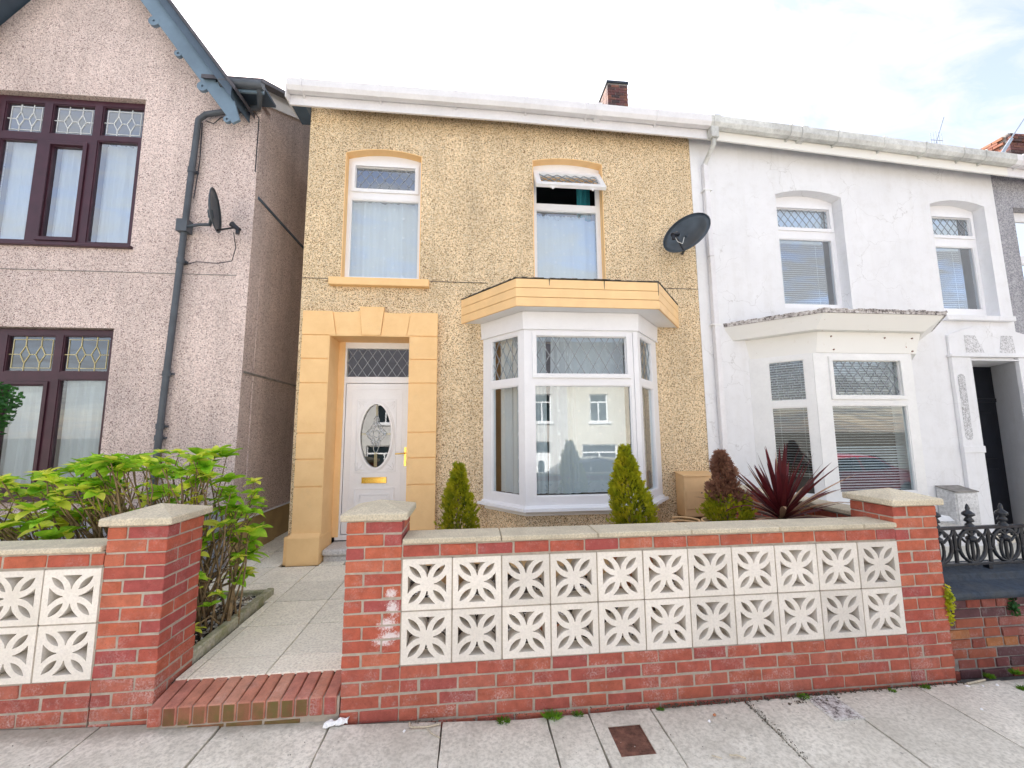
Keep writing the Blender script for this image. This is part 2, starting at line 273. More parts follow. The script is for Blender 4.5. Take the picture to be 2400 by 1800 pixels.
# ------------------------------------------------------------------ mesh helpers
I4 = Matrix.Identity(4)
def frame(ox, oy, oz=0, ux=1, uy=0):
    """local (u right, v up, n outwards) -> world; u along (ux,uy)"""
    d = math.hypot(ux, uy); ux /= d; uy /= d
    return Matrix(((ux, 0, uy, ox), (uy, 0, -ux, oy), (0, 1, 0, oz), (0, 0, 0, 1)))
FY = lambda y: frame(0, y)
class MB:
    def __init__(s, F=I4): s.v = []; s.f = []; s.F = F; s.sm = set()
    def add(s, vs, fs, smooth=False):
        o = len(s.v); s.v += [s.F @ Vector(p) for p in vs]
        if smooth: s.sm.update(range(len(s.f), len(s.f) + len(fs)))
        s.f += [[i + o for i in f] for f in fs]; return s
    def box(s, a0, a1, b0, b1, c0, c1):
        return s.add([(x, y, z) for x in (a0, a1) for y in (b0, b1) for z in (c0, c1)],
                     [(0, 1, 3, 2), (4, 6, 7, 5), (0, 4, 5, 1), (2, 3, 7, 6), (0, 2, 6, 4), (1, 5, 7, 3)])
    def plate(s, outer, holes, n0, n1, taper=1.0):
        """polygon with holes in local a,b plane, extruded from n0 (back) to n1 (front)"""
        loops = [outer] + holes
        tri = tessellate_polygon([[Vector((p[0], p[1], 0)) for p in l] for l in loops]); flat = [p for l in loops for p in l]
        for z in (n1, n0): pass
        def back(l, i):
            if i == 0 or taper == 1.0: return l
            cx = sum(p[0] for p in l) / len(l); cy = sum(p[1] for p in l) / len(l)
            return [(cx + (p[0] - cx) * taper, cy + (p[1] - cy) * taper) for p in l]
        bl = [back(l, i) for i, l in enumerate(loops)]; bflat = [p for l in bl for p in l]
        n = len(flat)
        vs = [(p[0], p[1], n1) for p in flat] + [(p[0], p[1], n0) for p in bflat]
        fs = [tuple(t) for t in tri] + [tuple(i + n for i in reversed(t)) for t in tri]
        o = 0
        for l in loops:
            k = len(l); fs += [(o + i, o + (i + 1) % k, n + o + (i + 1) % k, n + o + i) for i in range(k)]; o += k
        return s.add(vs, fs)
    def bar(s, p, q, w, n0, n1):
        dx, dy = q[0] - p[0], q[1] - p[1]; L = math.hypot(dx, dy) or 1; ox, oy = -dy / L * w / 2, dx / L * w / 2
        return s.plate([(p[0] + ox, p[1] + oy), (p[0] - ox, p[1] - oy), (q[0] - ox, q[1] - oy), (q[0] + ox, q[1] + oy)], [], n0, n1)
    def tube(s, pts, r, seg=8, closed=False, caps=True):
        pts = [Vector(p) for p in pts]; n = len(pts); rs = r if isinstance(r, (list, tuple)) else [r] * n; vs = []; prev = None
        for i, p in enumerate(pts):
            a = pts[(i - 1) % n] if (i or closed) else p; b = pts[(i + 1) % n] if (i < n - 1 or closed) else p
            t = (b - a).normalized()
            if prev is None: x = t.orthogonal().normalized()
            else:
                x = prev - t * prev.dot(t); x = x.normalized() if x.length > 1e-6 else t.orthogonal().normalized()
            prev = x; y = t.cross(x)
            vs += [p + (x * math.cos(2 * PI * k / seg) + y * math.sin(2 * PI * k / seg)) * rs[i] for k in range(seg)]
        m = n if closed else n - 1
        fs = [(i * seg + k, i * seg + (k + 1) % seg, ((i + 1) % n) * seg + (k + 1) % seg, ((i + 1) % n) * seg + k) for i in range(m) for k in range(seg)]
        s.add(vs, fs, True)
        if caps and not closed: s.add(vs[:seg] + vs[-seg:], [tuple(reversed(range(seg))), tuple(range(seg, 2 * seg))])
        return s
    def lathe(s, prof, cx=0, cy=0, seg=20):
        vs = [(cx + r * math.cos(2 * PI * k / seg), cy + r * math.sin(2 * PI * k / seg), z) for r, z in prof for k in range(seg)]
        return s.add(vs, [(i * seg + k, i * seg + (k + 1) % seg, (i + 1) * seg + (k + 1) % seg, (i + 1) * seg + k) for i in range(len(prof) - 1) for k in range(seg)], True)
    def prism(s, poly0, z0, poly1, z1, cap=True):
        k = len(poly0); vs = [(p[0], p[1], z0) for p in poly0] + [(p[0], p[1], z1) for p in poly1]
        fs = [(i, (i + 1) % k, k + (i + 1) % k, k + i) for i in range(k)]
        if cap: fs += [tuple(reversed(range(k))), tuple(range(k, 2 * k))]
        return s.add(vs, fs)
    def mesh(s, name, bevel=0, off=None):
        me = bpy.data.meshes.new(name); me.from_pydata([tuple(v - off) if off is not None else tuple(v) for v in s.v], [], s.f)
        if s.sm: me.polygons.foreach_set('use_smooth', [i in s.sm for i in range(len(s.f))])
        bm = bmesh.new(); bm.from_mesh(me)
        if not s.sm or bevel: bmesh.ops.recalc_face_normals(bm, faces=bm.faces)
        if bevel: bmesh.ops.bevel(bm, geom=[e for e in bm.edges if len(e.link_faces) == 2 and e.calc_face_angle(0) > .5], offset=bevel, segments=1, affect='EDGES', clamp_overlap=True)
        bm.to_mesh(me); bm.free(); return me
def wloc(o):
    v = Vector((0, 0, 0))
    while o is not None: v += o.location; o = o.parent
    return v
def thing(name, label, cat, loc=(0, 0, 0), group=None, kind=None):
    o = bpy.data.objects.new(name, None); o.empty_display_size = .1; C.objects.link(o); o.location = loc
    if kind: o['kind'] = kind
    if label: o['label'] = label
    if cat: o['category'] = cat
    if group: o['group'] = group
    return o
def part(name, mb, mat, parent=None, bevel=0, label=None, kind=None):
    o = bpy.data.objects.new(name, mb.mesh(name, bevel, wloc(parent))); o.data.materials.append(M[mat] if isinstance(mat, str) else mat); C.objects.link(o); o.parent = parent
    if label: o['label'] = label
    if kind: o['kind'] = kind
    return o
def solo(name, mb, mat, label, cat, group=None, bevel=0, kind=None, base=None):
    base = Vector(base) if base else Vector((0, 0, 0))
    o = bpy.data.objects.new(name, mb.mesh(name, bevel, base)); o.data.materials.append(M[mat] if isinstance(mat, str) else mat); C.objects.link(o); o.location = base
    if kind: o['kind'] = kind
    if label: o['label'] = label
    if cat: o['category'] = cat
    if group: o['group'] = group
    return o
def inst(name, me, parent, loc, rz=0, scale=(1, 1, 1), mat=None):
    o = bpy.data.objects.new(name, me); C.objects.link(o); o.parent = parent; o.location = Vector(loc) - wloc(parent); o.rotation_euler = (0, 0, rz) if isinstance(rz, (int, float)) else rz; o.scale = scale; return o
def struct(name, mb, mat): return solo(name, mb, mat, None, None, kind='structure')
def rect(a0, a1, b0, b1): return [(a0, b0), (a1, b0), (a1, b1), (a0, b1)]
def arch(a0, a1, b0, bs, rise, n=12):
    w = (a1 - a0) / 2; c = (a0 + a1) / 2; R = (w * w + rise * rise) / (2 * rise); cy = bs + rise - R; th = math.asin(w / R)
    return [(a0, b0), (a1, b0)] + [(c + R * math.sin(th - 2 * th * i / n), cy + R * math.cos(th - 2 * th * i / n)) for i in range(n + 1)]
def ell(cx, cy, a, b, n=40): return [(cx + a * math.cos(2 * PI * i / n), cy + b * math.sin(2 * PI * i / n)) for i in range(n)]

# bricks
def brickmesh(name, L, D, H, mat, seed, bev=.004):
    r = random.Random(seed); b = MB().box(-L / 2, L / 2, -D / 2, D / 2, -H / 2, H / 2); me = b.mesh(name, bev)
    for v in me.vertices: v.co += Vector((r.uniform(-1, 1), r.uniform(-1, 1), r.uniform(-1, 1))) * .0019
    me.materials.append(M[mat]); return me
BR = {}
def brk(parent, mat, cx, cy, cz, L=.215, D=.1025, H=.065, rz=0, name='brick'):
    key = (mat, round(L, 3), round(D, 3), round(H, 3))
    if key not in BR: BR[key] = [brickmesh('brick', L, D, H, mat, i) for i in range(3)]
    j = .0022
    return inst(name, rnd.choice(BR[key]), parent, (cx + rnd.uniform(-j, j), cy + rnd.uniform(-j, j), cz + rnd.uniform(-j, j)), rz + rnd.uniform(-.004, .004))
def pinwheel(parent, mat, x0, y0, z0, n, low=0, matlow=None):
    s = .3275
    for i in range(n):
        z = z0 + .075 * i + .0375; m = matlow if (i < low and matlow) else mat
        L, h = .215, .1025
        if i % 2 == 0:   # front: stretcher left, header right
            brk(parent, m, x0 + L / 2, y0 + h / 2, z); brk(parent, m, x0 + s - h / 2, y0 + L / 2, z, rz=PI / 2)
            brk(parent, m, x0 + s - L / 2, y0 + s - h / 2, z); brk(parent, m, x0 + h / 2, y0 + s - L / 2, z, rz=PI / 2)
        else:
            brk(parent, m, x0 + s - L / 2, y0 + h / 2, z); brk(parent, m, x0 + h / 2, y0 + L / 2, z, rz=PI / 2)
            brk(parent, m, x0 + L / 2, y0 + s - h / 2, z); brk(parent, m, x0 + s - h / 2, y0 + s - L / 2, z, rz=PI / 2)
def course(parent, mat, x0, x1, y, z, first, L=.215, H=.065, D=.1025):
    x = x0; ln = first
    while x < x1 - .03:
        e = min(x + ln, x1)
        if x1 - e < .075: e = x1
        brk(parent, mat, (x + e) / 2, y + D / 2, z + H / 2 + .005, L=round(e - x, 3), D=D, H=H); x = e + .01; ln = L
# windows
def diamonds(mb, a0, a1, b0, b1, sp=.125, slope=1.3, w=.007, n0=-.002, n1=.003):
    H = b1 - b0; run = H / slope; k = a0 - run - sp
    while k < a1 + sp:
        for sgn in (1, -1):
            p = [k, b0] if sgn > 0 else [k, b1]; q = [k + run, b1] if sgn > 0 else [k + run, b0]
            pu, qu = max(p[0], a0), min(q[0], a1)
            if pu < qu:
                f = lambda u: p[1] + (q[1] - p[1]) * (u - p[0]) / (q[0] - p[0])
                mb.bar((pu, f(pu)), (qu, f(qu)), w, n0, n1)
        k += sp
def ring(mb, a0, a1, b0, b1, w, n0, n1):
    mb.plate(rect(a0 - w, a1 + w, b0 - w, b1 + w), [rect(a0, a1, b0, b1)], n0, n1)
def window(root, F, outer, lights, mat='pvc', glass='glass', lead='lead', depth=.07, label=None, name='window', lat=None):
    """outer polygon; lights = (a0,a1,b0,b1, sash, lattice)"""
    mb = MB(F); mb.plate(outer, [rect(*l[:4]) for l in lights], -depth, 0)
    for l in lights:
        if l[4]: ring(mb, l[0] + .004, l[1] - .004, l[2] + .004, l[3] - .004, .045, .0005, .022)
        ring(mb, l[0] + .012, l[1] - .012, l[2] + .012, l[3] - .012, .0118, -.03, -.008)
    w = part(name, mb, mat, root, bevel=0, label=label)
    for l in lights:
        if l[5] == 'open': continue
        g = MB(F).box(l[0] - .002, l[1] + .002, l[2] - .002, l[3] + .002, -.036, -.031); part('pane', g, glass, w)
        if l[5] == 'd':
            g = MB(F); g2 = MB(F); diamonds(g, l[0], l[1], l[2], l[3], **(lat or {}), n0=-.031, n1=-.026); part('lead_lattice', g, lead, w)
        elif l[5] == 's':
            g = MB(F); a0, a1, b0, b1 = l[:4]; W = a1 - a0; H = b1 - b0
            ring(g, a0 + .05, a1 - .05, b0 + .05, b1 - .05, .006, -.031, -.025)
            P = lambda x, y: (a0 + W * x, b0 + H * y)
            for cx in (.35, .67):
                d = [P(cx, .72), P(cx + .1, .48), P(cx, .24), P(cx - .1, .48)]
                for i in range(4): g.bar(d[i], d[(i + 1) % 4], .008, -.031, -.025)
            for a, b in (((.35, 1), (.35, .72)), ((.67, 1), (.67, .72)), ((.35, .24), (.35, 0)), ((.67, .24), (.67, 0)), ((0, .48), (.25, .48)), ((.45, .48), (.57, .48)), ((.77, .48), (1, .48))): g.bar(P(*a), P(*b), .008, -.031, -.025)
            part('lead_lattice', g, lead, w)
    return w
def curtain(F, a0, a1, b0, b1, n, label, mat='net', amp=.025, wl=.13, seed=1, dots=True, name='net_curtain', flare=0):
    r = random.Random(seed); K = max(8, int((a1 - a0) / .012)); ph = [r.uniform(0, 6) for _ in range(3)]
    def off(u, v): 
        return amp * (.6 * math.sin(2 * PI * u / wl + ph[0]) + .4 * math.sin(2 * PI * u / (wl * .57) + ph[1] + (v - b0) * .5) + .5 * math.sin(2 * PI * u / (wl * 2.7) + ph[2]))
    mb = MB(F); vs = []; rows = 7
    for j in range(rows + 1):
        v = b0 + (b1 - b0) * j / rows
        for i in range(K + 1):
            u = a0 + (a1 - a0) * i / K; vs.append((u + flare * (1 - j / rows) * (i / K - .5), v, n + off(u, v)))
    mb.add(vs, [(j * (K + 1) + i, j * (K + 1) + i + 1, (j + 1) * (K + 1) + i + 1, (j + 1) * (K + 1) + i) for j in range(rows) for i in range(K)], True)
    base = F @ Vector(((a0 + a1) / 2, b0, n))
    t = solo(name, mb, mat, label, 'curtain', group='curtains in the windows', base=base)
    if dots:
        g = MB(F); row = 0; v = b1 - .09
        while v > b0 + .03:
            u = a0 + .07 + (.125 if row % 2 else 0)
            while u < a1 - .03:
                q = .014; g.add([(u - q, v - q, n + off(u, v) + .012), (u + q, v - q, n + off(u, v) + .012), (u + q, v + q, n + off(u, v) + .012), (u - q, v + q, n + off(u, v) + .012)], [(0, 1, 2, 3)]); u += .25
            v -= .135; row += 1
        part('woven_square_pattern', g, 'dot', t)
    return t
def blind(F, a0, a1, b0, b1, n, label, open_above=99):
    t = thing('venetian_blind', label, 'blind', F @ Vector(((a0 + a1) / 2, b0, n)), group='venetian blinds in the white house')
    me = None; v = b1 - .02; k = 0; mb0 = MB(F)
    slat = MB().add([(-(a1 - a0) / 2, .002, -.004), (-(a1 - a0) / 2, -.004, .010), ((a1 - a0) / 2, -.004, .010), ((a1 - a0) / 2, .002, -.004), (-(a1 - a0) / 2, -.012, .020), ((a1 - a0) / 2, -.012, .020)], [(0, 1, 2, 3), (1, 4, 5, 2)])
    slat.F = I4; me = slat.mesh('blind_slat'); me.materials.append(M['blind'])
    so = MB().add([(-(a1 - a0) / 2, .0, -.012), (-(a1 - a0) / 2, .004, .0), (-(a1 - a0) / 2, .009, .011), ((a1 - a0) / 2, .0, -.012), ((a1 - a0) / 2, .004, .0), ((a1 - a0) / 2, .009, .011)], [(0, 3, 4, 1), (1, 4, 5, 2)]).mesh('blind_slat'); so.materials.append(M['blind'])
    R3 = F.to_3x3(); loc0 = wloc(t)
    while v > b0:
        o = bpy.data.objects.new('slat', so if v > open_above else me); C.objects.link(o); o.parent = t; o.matrix_local = Matrix.Translation(F @ Vector(((a0 + a1) / 2, v, n)) - loc0) @ R3.to_4x4(); v -= .032
    g = MB(F).box(a0, a1, b1 - .01, b1 + .03, n - .02, n + .02); part('head_rail', g, 'blind', t)
    g = MB(F)
    for u in (a0 + .12, a1 - .12): g.box(u - .001, u + .001, b0, b1, n + .022, n + .024)
    part('ladder_cord', g, 'blind', t); return t
# ------------------------------------------------------------------ ground, pavement, path
def pz(x):
    P = [(-9, .16), (-4, .12), (-2.3, .085), (-1.5, .055), (-.3, .03), (.66, -.012), (2, -.006), (3.5, .0), (12, .0)]
    for (a, za), (b, zb) in zip(P, P[1:]):
        if x <= b: return za + (zb - za) * max(0, (x - a)) / (b - a)
    return 0
def ground_all():
    struct('ground', MB().box(-600, 600, -600, 600, -2.6, -1.9), 'ground')
    struct('road', MB().add([(x, y, z) for x in (-60, 60) for y, z in ((-3, -.13), (-9.6, -1.45), (-9.6, -2), (-3, -2))], [(0, 1, 2, 3), (4, 5, 6, 7), (0, 1, 5, 4), (1, 2, 6, 5), (2, 3, 7, 6), (3, 0, 4, 7)]), 'tarmac')
    struct('kerb', MB().box(-60, 60, -3.0, -2.86, -1.95, -.01), 'pave')
    pv = solo('pavement', MB().box(-60, 60, -2.86, .02, -1.95, -.045), 'dirt', None, None, kind='structure')
    xs = [-5.9, -5.3, -4.7, -4.1, -3.5, -2.85, -2.24, -1.61, -.97, -.37, .25, .86, 1.49, 2.10, 2.67, 3.28, 3.90, 4.52, 5.15, 5.8, 6.42, 7.04, 7.66, 8.28, 8.9]
    for i, (a, b) in enumerate(zip(xs, xs[1:])):
        for j, (y1, y0) in enumerate(((-.035, -.93), (-.94, -1.84), (-1.85, -2.85))):
            if j == 2 and False: continue
            g = .005; cols = [(a + g, b - g)]
            if abs(a - .86) < .01 and j == 0: cols = [(a + g, 1.105), (1.115, b - g)]
            for (p, q) in cols:
                dz = rnd.uniform(-.003, .003); t = rnd.uniform(-.003, .003)
                loops = [(p, y0), (q, y0), (q, y1), (p, y1)]
                if j == 0 and q < -.3: y1b = .05
                else: y1b = y1
                N8 = 9; jt = lambda: rnd.uniform(-.0028, .0028)
                loops = [(p, y0), (q, y0)] + [(q + jt(), y0 + (y1b - y0) * t_ / N8) for t_ in range(1, N8)] + [(q, y1b)] + [(q + (p - q) * t_ / 4, y1b + jt()) for t_ in range(1, 4)] + [(p, y1b)] + [(p + jt(), y1b + (y0 - y1b) * t_ / N8) for t_ in range(1, N8)]
                mb = MB(); hole = []
                if abs(q - 1.485) < .02 and p > 1.1 and j == 0: hole = [[(1.185, -.375), (1.375, -.375), (1.375, -.155), (1.185, -.155)]]
                if abs(p - 2.105) < .02 and j == 0: hole = []
                mb.plate(loops, hole, -.05, 0)
                for k, v in enumerate(mb.v):
                    v.z += pz(v.x) + dz + (t if v.y > -.5 else 0)
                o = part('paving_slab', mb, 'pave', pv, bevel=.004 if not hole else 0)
    # garden ground and front path
    struct('garden_soil', MB().box(-9, 3.62, .165, 12, -1.95, .13), 'soil')
    pa = solo('garden_path', MB().box(-1.36, -.36, .2, 1.45, .0, .188).box(-2.2, -.36, 1.45, 2.4, .0, .188).box(-2.28, -1.67, 2.4, 6.2, .0, .19), 'dirt', None, None, kind='structure')
    ys = [.2, .42, .87, 1.32, 1.80, 2.29]; px = [-2.17, -1.72, -1.28, -.83, -.37]
    for j, (y0, y1) in enumerate(zip(ys, ys[1:])):
        for i, (a, b) in enumerate(zip(px, px[1:])):
            a2 = a
            if y1 < 1.5:
                if b <= -1.7: continue
                a2 = max(a, -1.345)
                if b < -1.2 and a2 > b - .02: continue
            m = 'slab_pale' if (i == 3 and j <= 0) else 'slab'
            z = .2 + .012 * (y0 / 2.3) + rnd.uniform(-.002, .002)
            part('paving_slab', MB().box(a2 + .003, b - .004, y0 + .004, y1 - .004, z - .05, z), m, pa, bevel=.003)
    for (a, b) in ((-2.27, -1.98), (-1.975, -1.68)):
        for k in range(5):
            y0 = 2.295 + k * .6; part('paving_slab', MB().box(a, b - .005, y0, y0 + .592, .15, .212 + .012 * k), 'slab', pa, bevel=.003)
    for i, (a, b) in enumerate([(-1.28, -1.0), (-.995, -.75), (-.745, -.33)]):
        part('paving_slab', MB().box(a + .02, b, 2.295, 2.44, .15, .212), 'slab', pa, bevel=.003)
    # brick-on-edge step between the garden walls
    st = thing('brick_step', 'low brick-on-edge step at the foot of the garden path, its front face green with moss', 'step', (-.85, .1, .03))
    part('mortar', MB().box(-1.352, -.335, .012, .21, -.1, .155), 'mortar', st)
    n = 13; w = 1.005 / n
    for i in range(n):
        x = -1.35 + w * (i + .5)
        bk = MB().add([(x - w / 2 + .004, .0, .065), (x + w / 2 - .004, .0, .065), (x + w / 2 - .004, .215, .065), (x - w / 2 + .004, .215, .065),
                       (x - w / 2 + .004, .0, .163), (x + w / 2 - .004, .0, .163), (x + w / 2 - .004, .215, .197), (x - w / 2 + .004, .215, .197)],
                      [(0, 1, 2, 3), (4, 5, 6, 7), (0, 1, 5, 4), (1, 2, 6, 5), (2, 3, 7, 6), (3, 0, 4, 7)])
        o = part('brick', bk, 'brick_step', st, bevel=.006)
        # mossy front: its own skin of weathered face
        o.data.materials.append(M['brick_moss'] if 0 < i < n - 2 else M['brick_low'])
        for p in o.data.polygons:
            if p.normal.y < -.8: p.material_index = 1
    for i in range(5):
        a = -1.35 + i * .203; brk(st, 'brick_moss', a + .1, .012 + .05, .0225, L=.195, H=.065)
ground_all()

# ------------------------------------------------------------------ screen block garden walls
def leafpoly(ang, r0=.050, r1=.152, w=.0165, n=8):
    c, s_ = math.cos(ang), math.sin(ang); P = []
    for i in range(n + 1): t = i / n; P.append((r0 + (r1 - r0) * t, w * math.sin(PI * t) ** .8))
    for i in range(n - 1, 0, -1): t = i / n; P.append((r0 + (r1 - r0) * t, -w * math.sin(PI * t) ** .8))
    return [(x * c - y * s_, x * s_ + y * c) for x, y in P]
def tripoly(ang, n=6):
    c, s_ = math.cos(ang), math.sin(ang); P = []
    ap, ba, hw = .040, .114, .051
    for i in range(n + 1): t = i / n; P.append((ap + (ba - ap) * t, -hw * (.06 * (1 - t) + t ** 1.75)))
    for i in range(n, -1, -1): t = i / n; P.append((ap + (ba - ap) * t, hw * (.06 * (1 - t) + t ** 1.75)))
    return [(x * c - y * s_, x * s_ + y * c) for x, y in P]
def blockmesh():
    holes = [leafpoly(PI / 4 + k * PI / 2) for k in range(4)] + [tripoly(k * PI / 2) for k in range(4)]
    b = MB(FY(0)).plate(rect(-.1455, .1455, -.1455, .1455), holes, -.10, 0, taper=.985)
    me = b.mesh('screen_block'); me.materials.append(M['block']); return me
BLOCK = blockmesh()
def cap_stone(root, x0, x1, y0, y1, z, apex=.055):
    mb = MB(); cx, cy = (x0 + x1) / 2, (y0 + y1) / 2
    P = rect(x0, x1, y0, y1); e = .012; Q = rect(x0 + e, x1 - e, y0 + e, y1 - e)
    vs = [(x, y, z) for x, y in P] + [(x, y, z + .042) for x, y in P] + [(cx, cy, z + .042 + apex)]
    mb.add(vs, [(3, 2, 1, 0)] + [(i, (i + 1) % 4, 4 + (i + 1) % 4, 4 + i) for i in range(4)] + [(4 + i, 4 + (i + 1) % 4, 8) for i in range(4)])
    part('cap_stone', mb, 'coping', root, bevel=.006)
def walls():
    w = thing('garden_wall', 'long red brick garden wall with two rows of white pierced screen blocks and a capped pillar at each end', 'garden wall', (1.65, .05, 0), 'garden walls of brick and screen blocks')
    part('mortar', MB().box(-.006, 3.296, .004, .098, -.12, .289).box(-.004, 3.3, .006, .096, .903, .988), 'mortar', w)
    for i in range(6):
        z = .225 - .075 * i - .0; 
        if z < -.09: break
        course(w, 'brick_low', .004, 3.292, 0, z, .215 if i % 2 == 0 else .1025)
    course(w, 'brick', .004, 3.296, 0, .906, .215)
    # joints of the screen blocks
    g = MB()
    for k in range(12): g.box(k * .3 - .0045 if k else -.006, k * .3 + .0045, .006, .088, .3, .9)
    g.box(0, 3.296, .006, .088, .5955, .6045).box(0, 3.296, .006, .088, .291, .3045).box(0, 3.296, .006, .088, .8955, .904); part('block_joints', g, 'mortar', w)
    for i in range(11):
        for z in (.45, .75): inst('screen_block', BLOCK, w, (i * .3 + .15, rnd.uniform(-.001, .002), z), (0, rnd.uniform(-.004, .004), 0))
    def pier(root, x0, y0, seed):
        part('mortar', MB().box(x0 + .0045, x0 + .323, y0 + .0045, y0 + .323, -.12, 1.124), 'mortar', root)
        pinwheel(root, 'brick', x0, y0, -.075, 16, low=5, matlow='brick_low')
        cap_stone(root, x0 - .03, x0 + .362, y0 - .032, y0 + .36, 1.131)
    pier(w, -.3295, 0, 1); pier(w, 3.297, 0, 2)
    for a, b in zip([0.003, .60, 1.21, 1.83, 2.44, 3.05], [.596, 1.206, 1.826, 2.436, 3.046, 3.292]):
        part('coping_stone', MB().box(a, b - .001, -.022, .20, .99, 1.02 + rnd.uniform(0, .002)), 'coping', w, bevel=.005)
    # left wall
    oy = .055
    l = thing('garden_wall', 'short stretch of brick and screen block wall left of the path, hydrangea leaning over it', 'garden wall', (-2.5, .1, 0), 'garden walls of brick and screen blocks')
    part('mortar', MB().box(-3.5, -1.69, oy + .004, oy + .098, -.1, .289).box(-3.5, -1.69, oy + .006, oy + .096, .903, .988), 'mortar', l)
    for i in range(5): course(l, 'brick_low', -3.5, -1.689, oy, .225 - .075 * i, .215 if i % 2 else .1025)
    course(l, 'brick', -3.5, -1.689, oy, .906, .16)
    g = MB()
    for k in range(7): g.box(-1.689 - k * .3 - .0045, -1.689 - k * .3 + .0045, oy + .006, oy + .088, .3, .9)
    g.box(-3.5, -1.69, oy + .006, oy + .088, .5955, .6045).box(-3.5, -1.69, oy + .006, oy + .088, .291, .3045).box(-3.5, -1.69, oy + .006, oy + .088, .8955, .904); part('block_joints', g, 'mortar', l)
    for i in range(6):
        for z in (.45, .75): inst('screen_block', BLOCK, l, (-1.689 - i * .3 - .15, oy + rnd.uniform(-.001, .002), z))
    pier(l, -1.684, oy, 3); pier(l, -3.825, oy, 4)
    part('coping_stone', MB().box(-2.6, -1.692, oy - .022, oy + .2, .99, 1.02), 'coping', l, bevel=.005)
    part('coping_stone', MB().box(-3.49, -2.606, oy - .022, oy + .2, .99, 1.02), 'coping', l, bevel=.005)
walls()

# side wall between the two gardens, with its coping
def side_wall():
    w = thing('boundary_wall', 'orange brick boundary wall running back to the house behind the spiky plant', 'garden wall', (3.5, 1.3, 0))
    part('mortar', MB().box(3.405, 3.575, .335, 2.30, -.1, .975), 'mortar', w)
    for i in range(13):
        y = .34 + (.11 if i % 2 else 0)
        if i % 2: brk(w, 'brick', 3.452, .34 + .05, .0375 + i * .075, L=.10, rz=PI / 2)
        while y < 2.2:
            brk(w, 'brick', 3.452, y + .1075, .0375 + i * .075, rz=PI / 2); y += .225
    for k, (a, b) in enumerate(((.365, .95), (.955, 1.55), (1.555, 2.28))):
        part('coping_stone', MB().box(3.37, 3.61, a, b, .985, 1.02), 'coping', w, bevel=.005)
side_wall()

# ------------------------------------------------------------------ the tan house
def ez(x):           # underside of the eaves fascia
    P = [(-1.9, 5.695), (.9, 5.675), (3.62, 5.61), (8.5, 5.33), (13, 5.08)]
    for (a, za), (b, zb) in zip(P, P[1:]):
        if x <= b: return za + (zb - za) * (x - a) / (b - a)
    return P[-1][1]
WY = 2.45
def gutter_run(root, x0, x1, mat, matf, brackets, unions, step=1.4):
    n = max(1, round((x1 - x0) / step)); prof = [(2.235, .13), (2.235, .245), (2.225, .245), (2.225, .16), (2.19, .135), (2.15, .135), (2.125, .165), (2.12, .25), (2.108, .25), (2.11, .16), (2.14, .115), (2.20, .115)]
    g = MB(); xs = [x0 + (x1 - x0) * i / n for i in range(n + 1)]
    vs = [(x, y, ez(x) + z) for x in xs for y, z in prof]; k = len(prof)
    fs = [(i * k + j, i * k + (j + 1) % k, (i + 1) * k + (j + 1) % k, (i + 1) * k + j) for i in range(n) for j in range(k)] + [tuple(range(k)), tuple(range(n * k, n * k + k))]
    g.add(vs, fs); part('gutter', g, mat, root)
    f = MB(); q = [(2.238, 0), (2.238, .24), (2.262, .24), (2.262, .0)]
    vs = [(x, y, ez(x) + z) for x in xs for y, z in q]; k = 4
    f.add(vs, [(i * k + j, i * k + (j + 1) % k, (i + 1) * k + (j + 1) % k, (i + 1) * k + j) for i in range(n) for j in range(k)] + [tuple(range(k)), tuple(range(n * k, n * k + k))]); part('fascia_board', f, matf, root)
    for x, s in [(b, .012) for b in brackets] + [(u, .045) for u in unions]:
        z = ez(x); bk = MB().add([(xx, y, z + zz) for xx in (x - s, x + s) for y, zz in [(2.237, .09), (2.20, .105), (2.135, .105), (2.10, .155), (2.098, .258), (2.112, .258), (2.112, .15), (2.237, .13)]],
                          [tuple(range(8)), tuple(range(8, 16))] + [(j, (j + 1) % 8, 8 + (j + 1) % 8, 8 + j) for j in range(8)])
        part('gutter_bracket', bk, mat, root)
def facade(root, name, mat, outer, holes, th=.30, y=WY):
    mb = MB(FY(y)).plate(outer, holes, -th, 0); return part(name, mb, mat, root)
def reveal(root, poly, mat, y=WY, d=.14, skip_bottom=True, w=.008):
    """painted lining of an opening, standing 3 mm inside the hole, 2 mm back from the face"""
    n = len(poly); cx = sum(p[0] for p in poly) / n; cy = sum(p[1] for p in poly) / n; g = MB(FY(y))
    for i in range(n):
        p, q = poly[i], poly[(i + 1) % n]
        if skip_bottom and i == 0: continue
        dx, dy = q[0] - p[0], q[1] - p[1]; L = math.hypot(dx, dy); nx, ny = -dy / L, dx / L
        if (cx - p[0]) * nx + (cy - p[1]) * ny < 0: nx, ny = -nx, -ny
        g.add([(a[0] + nx * t, a[1] + ny * t, z) for t in (-.002, w) for a in (p, q) for z in (-d, .002)], [(0, 1, 3, 2), (4, 6, 7, 5), (0, 4, 5, 1), (2, 3, 7, 6), (1, 5, 7, 3), (0, 2, 6, 4)])
    part('window_reveal', g, mat, root)
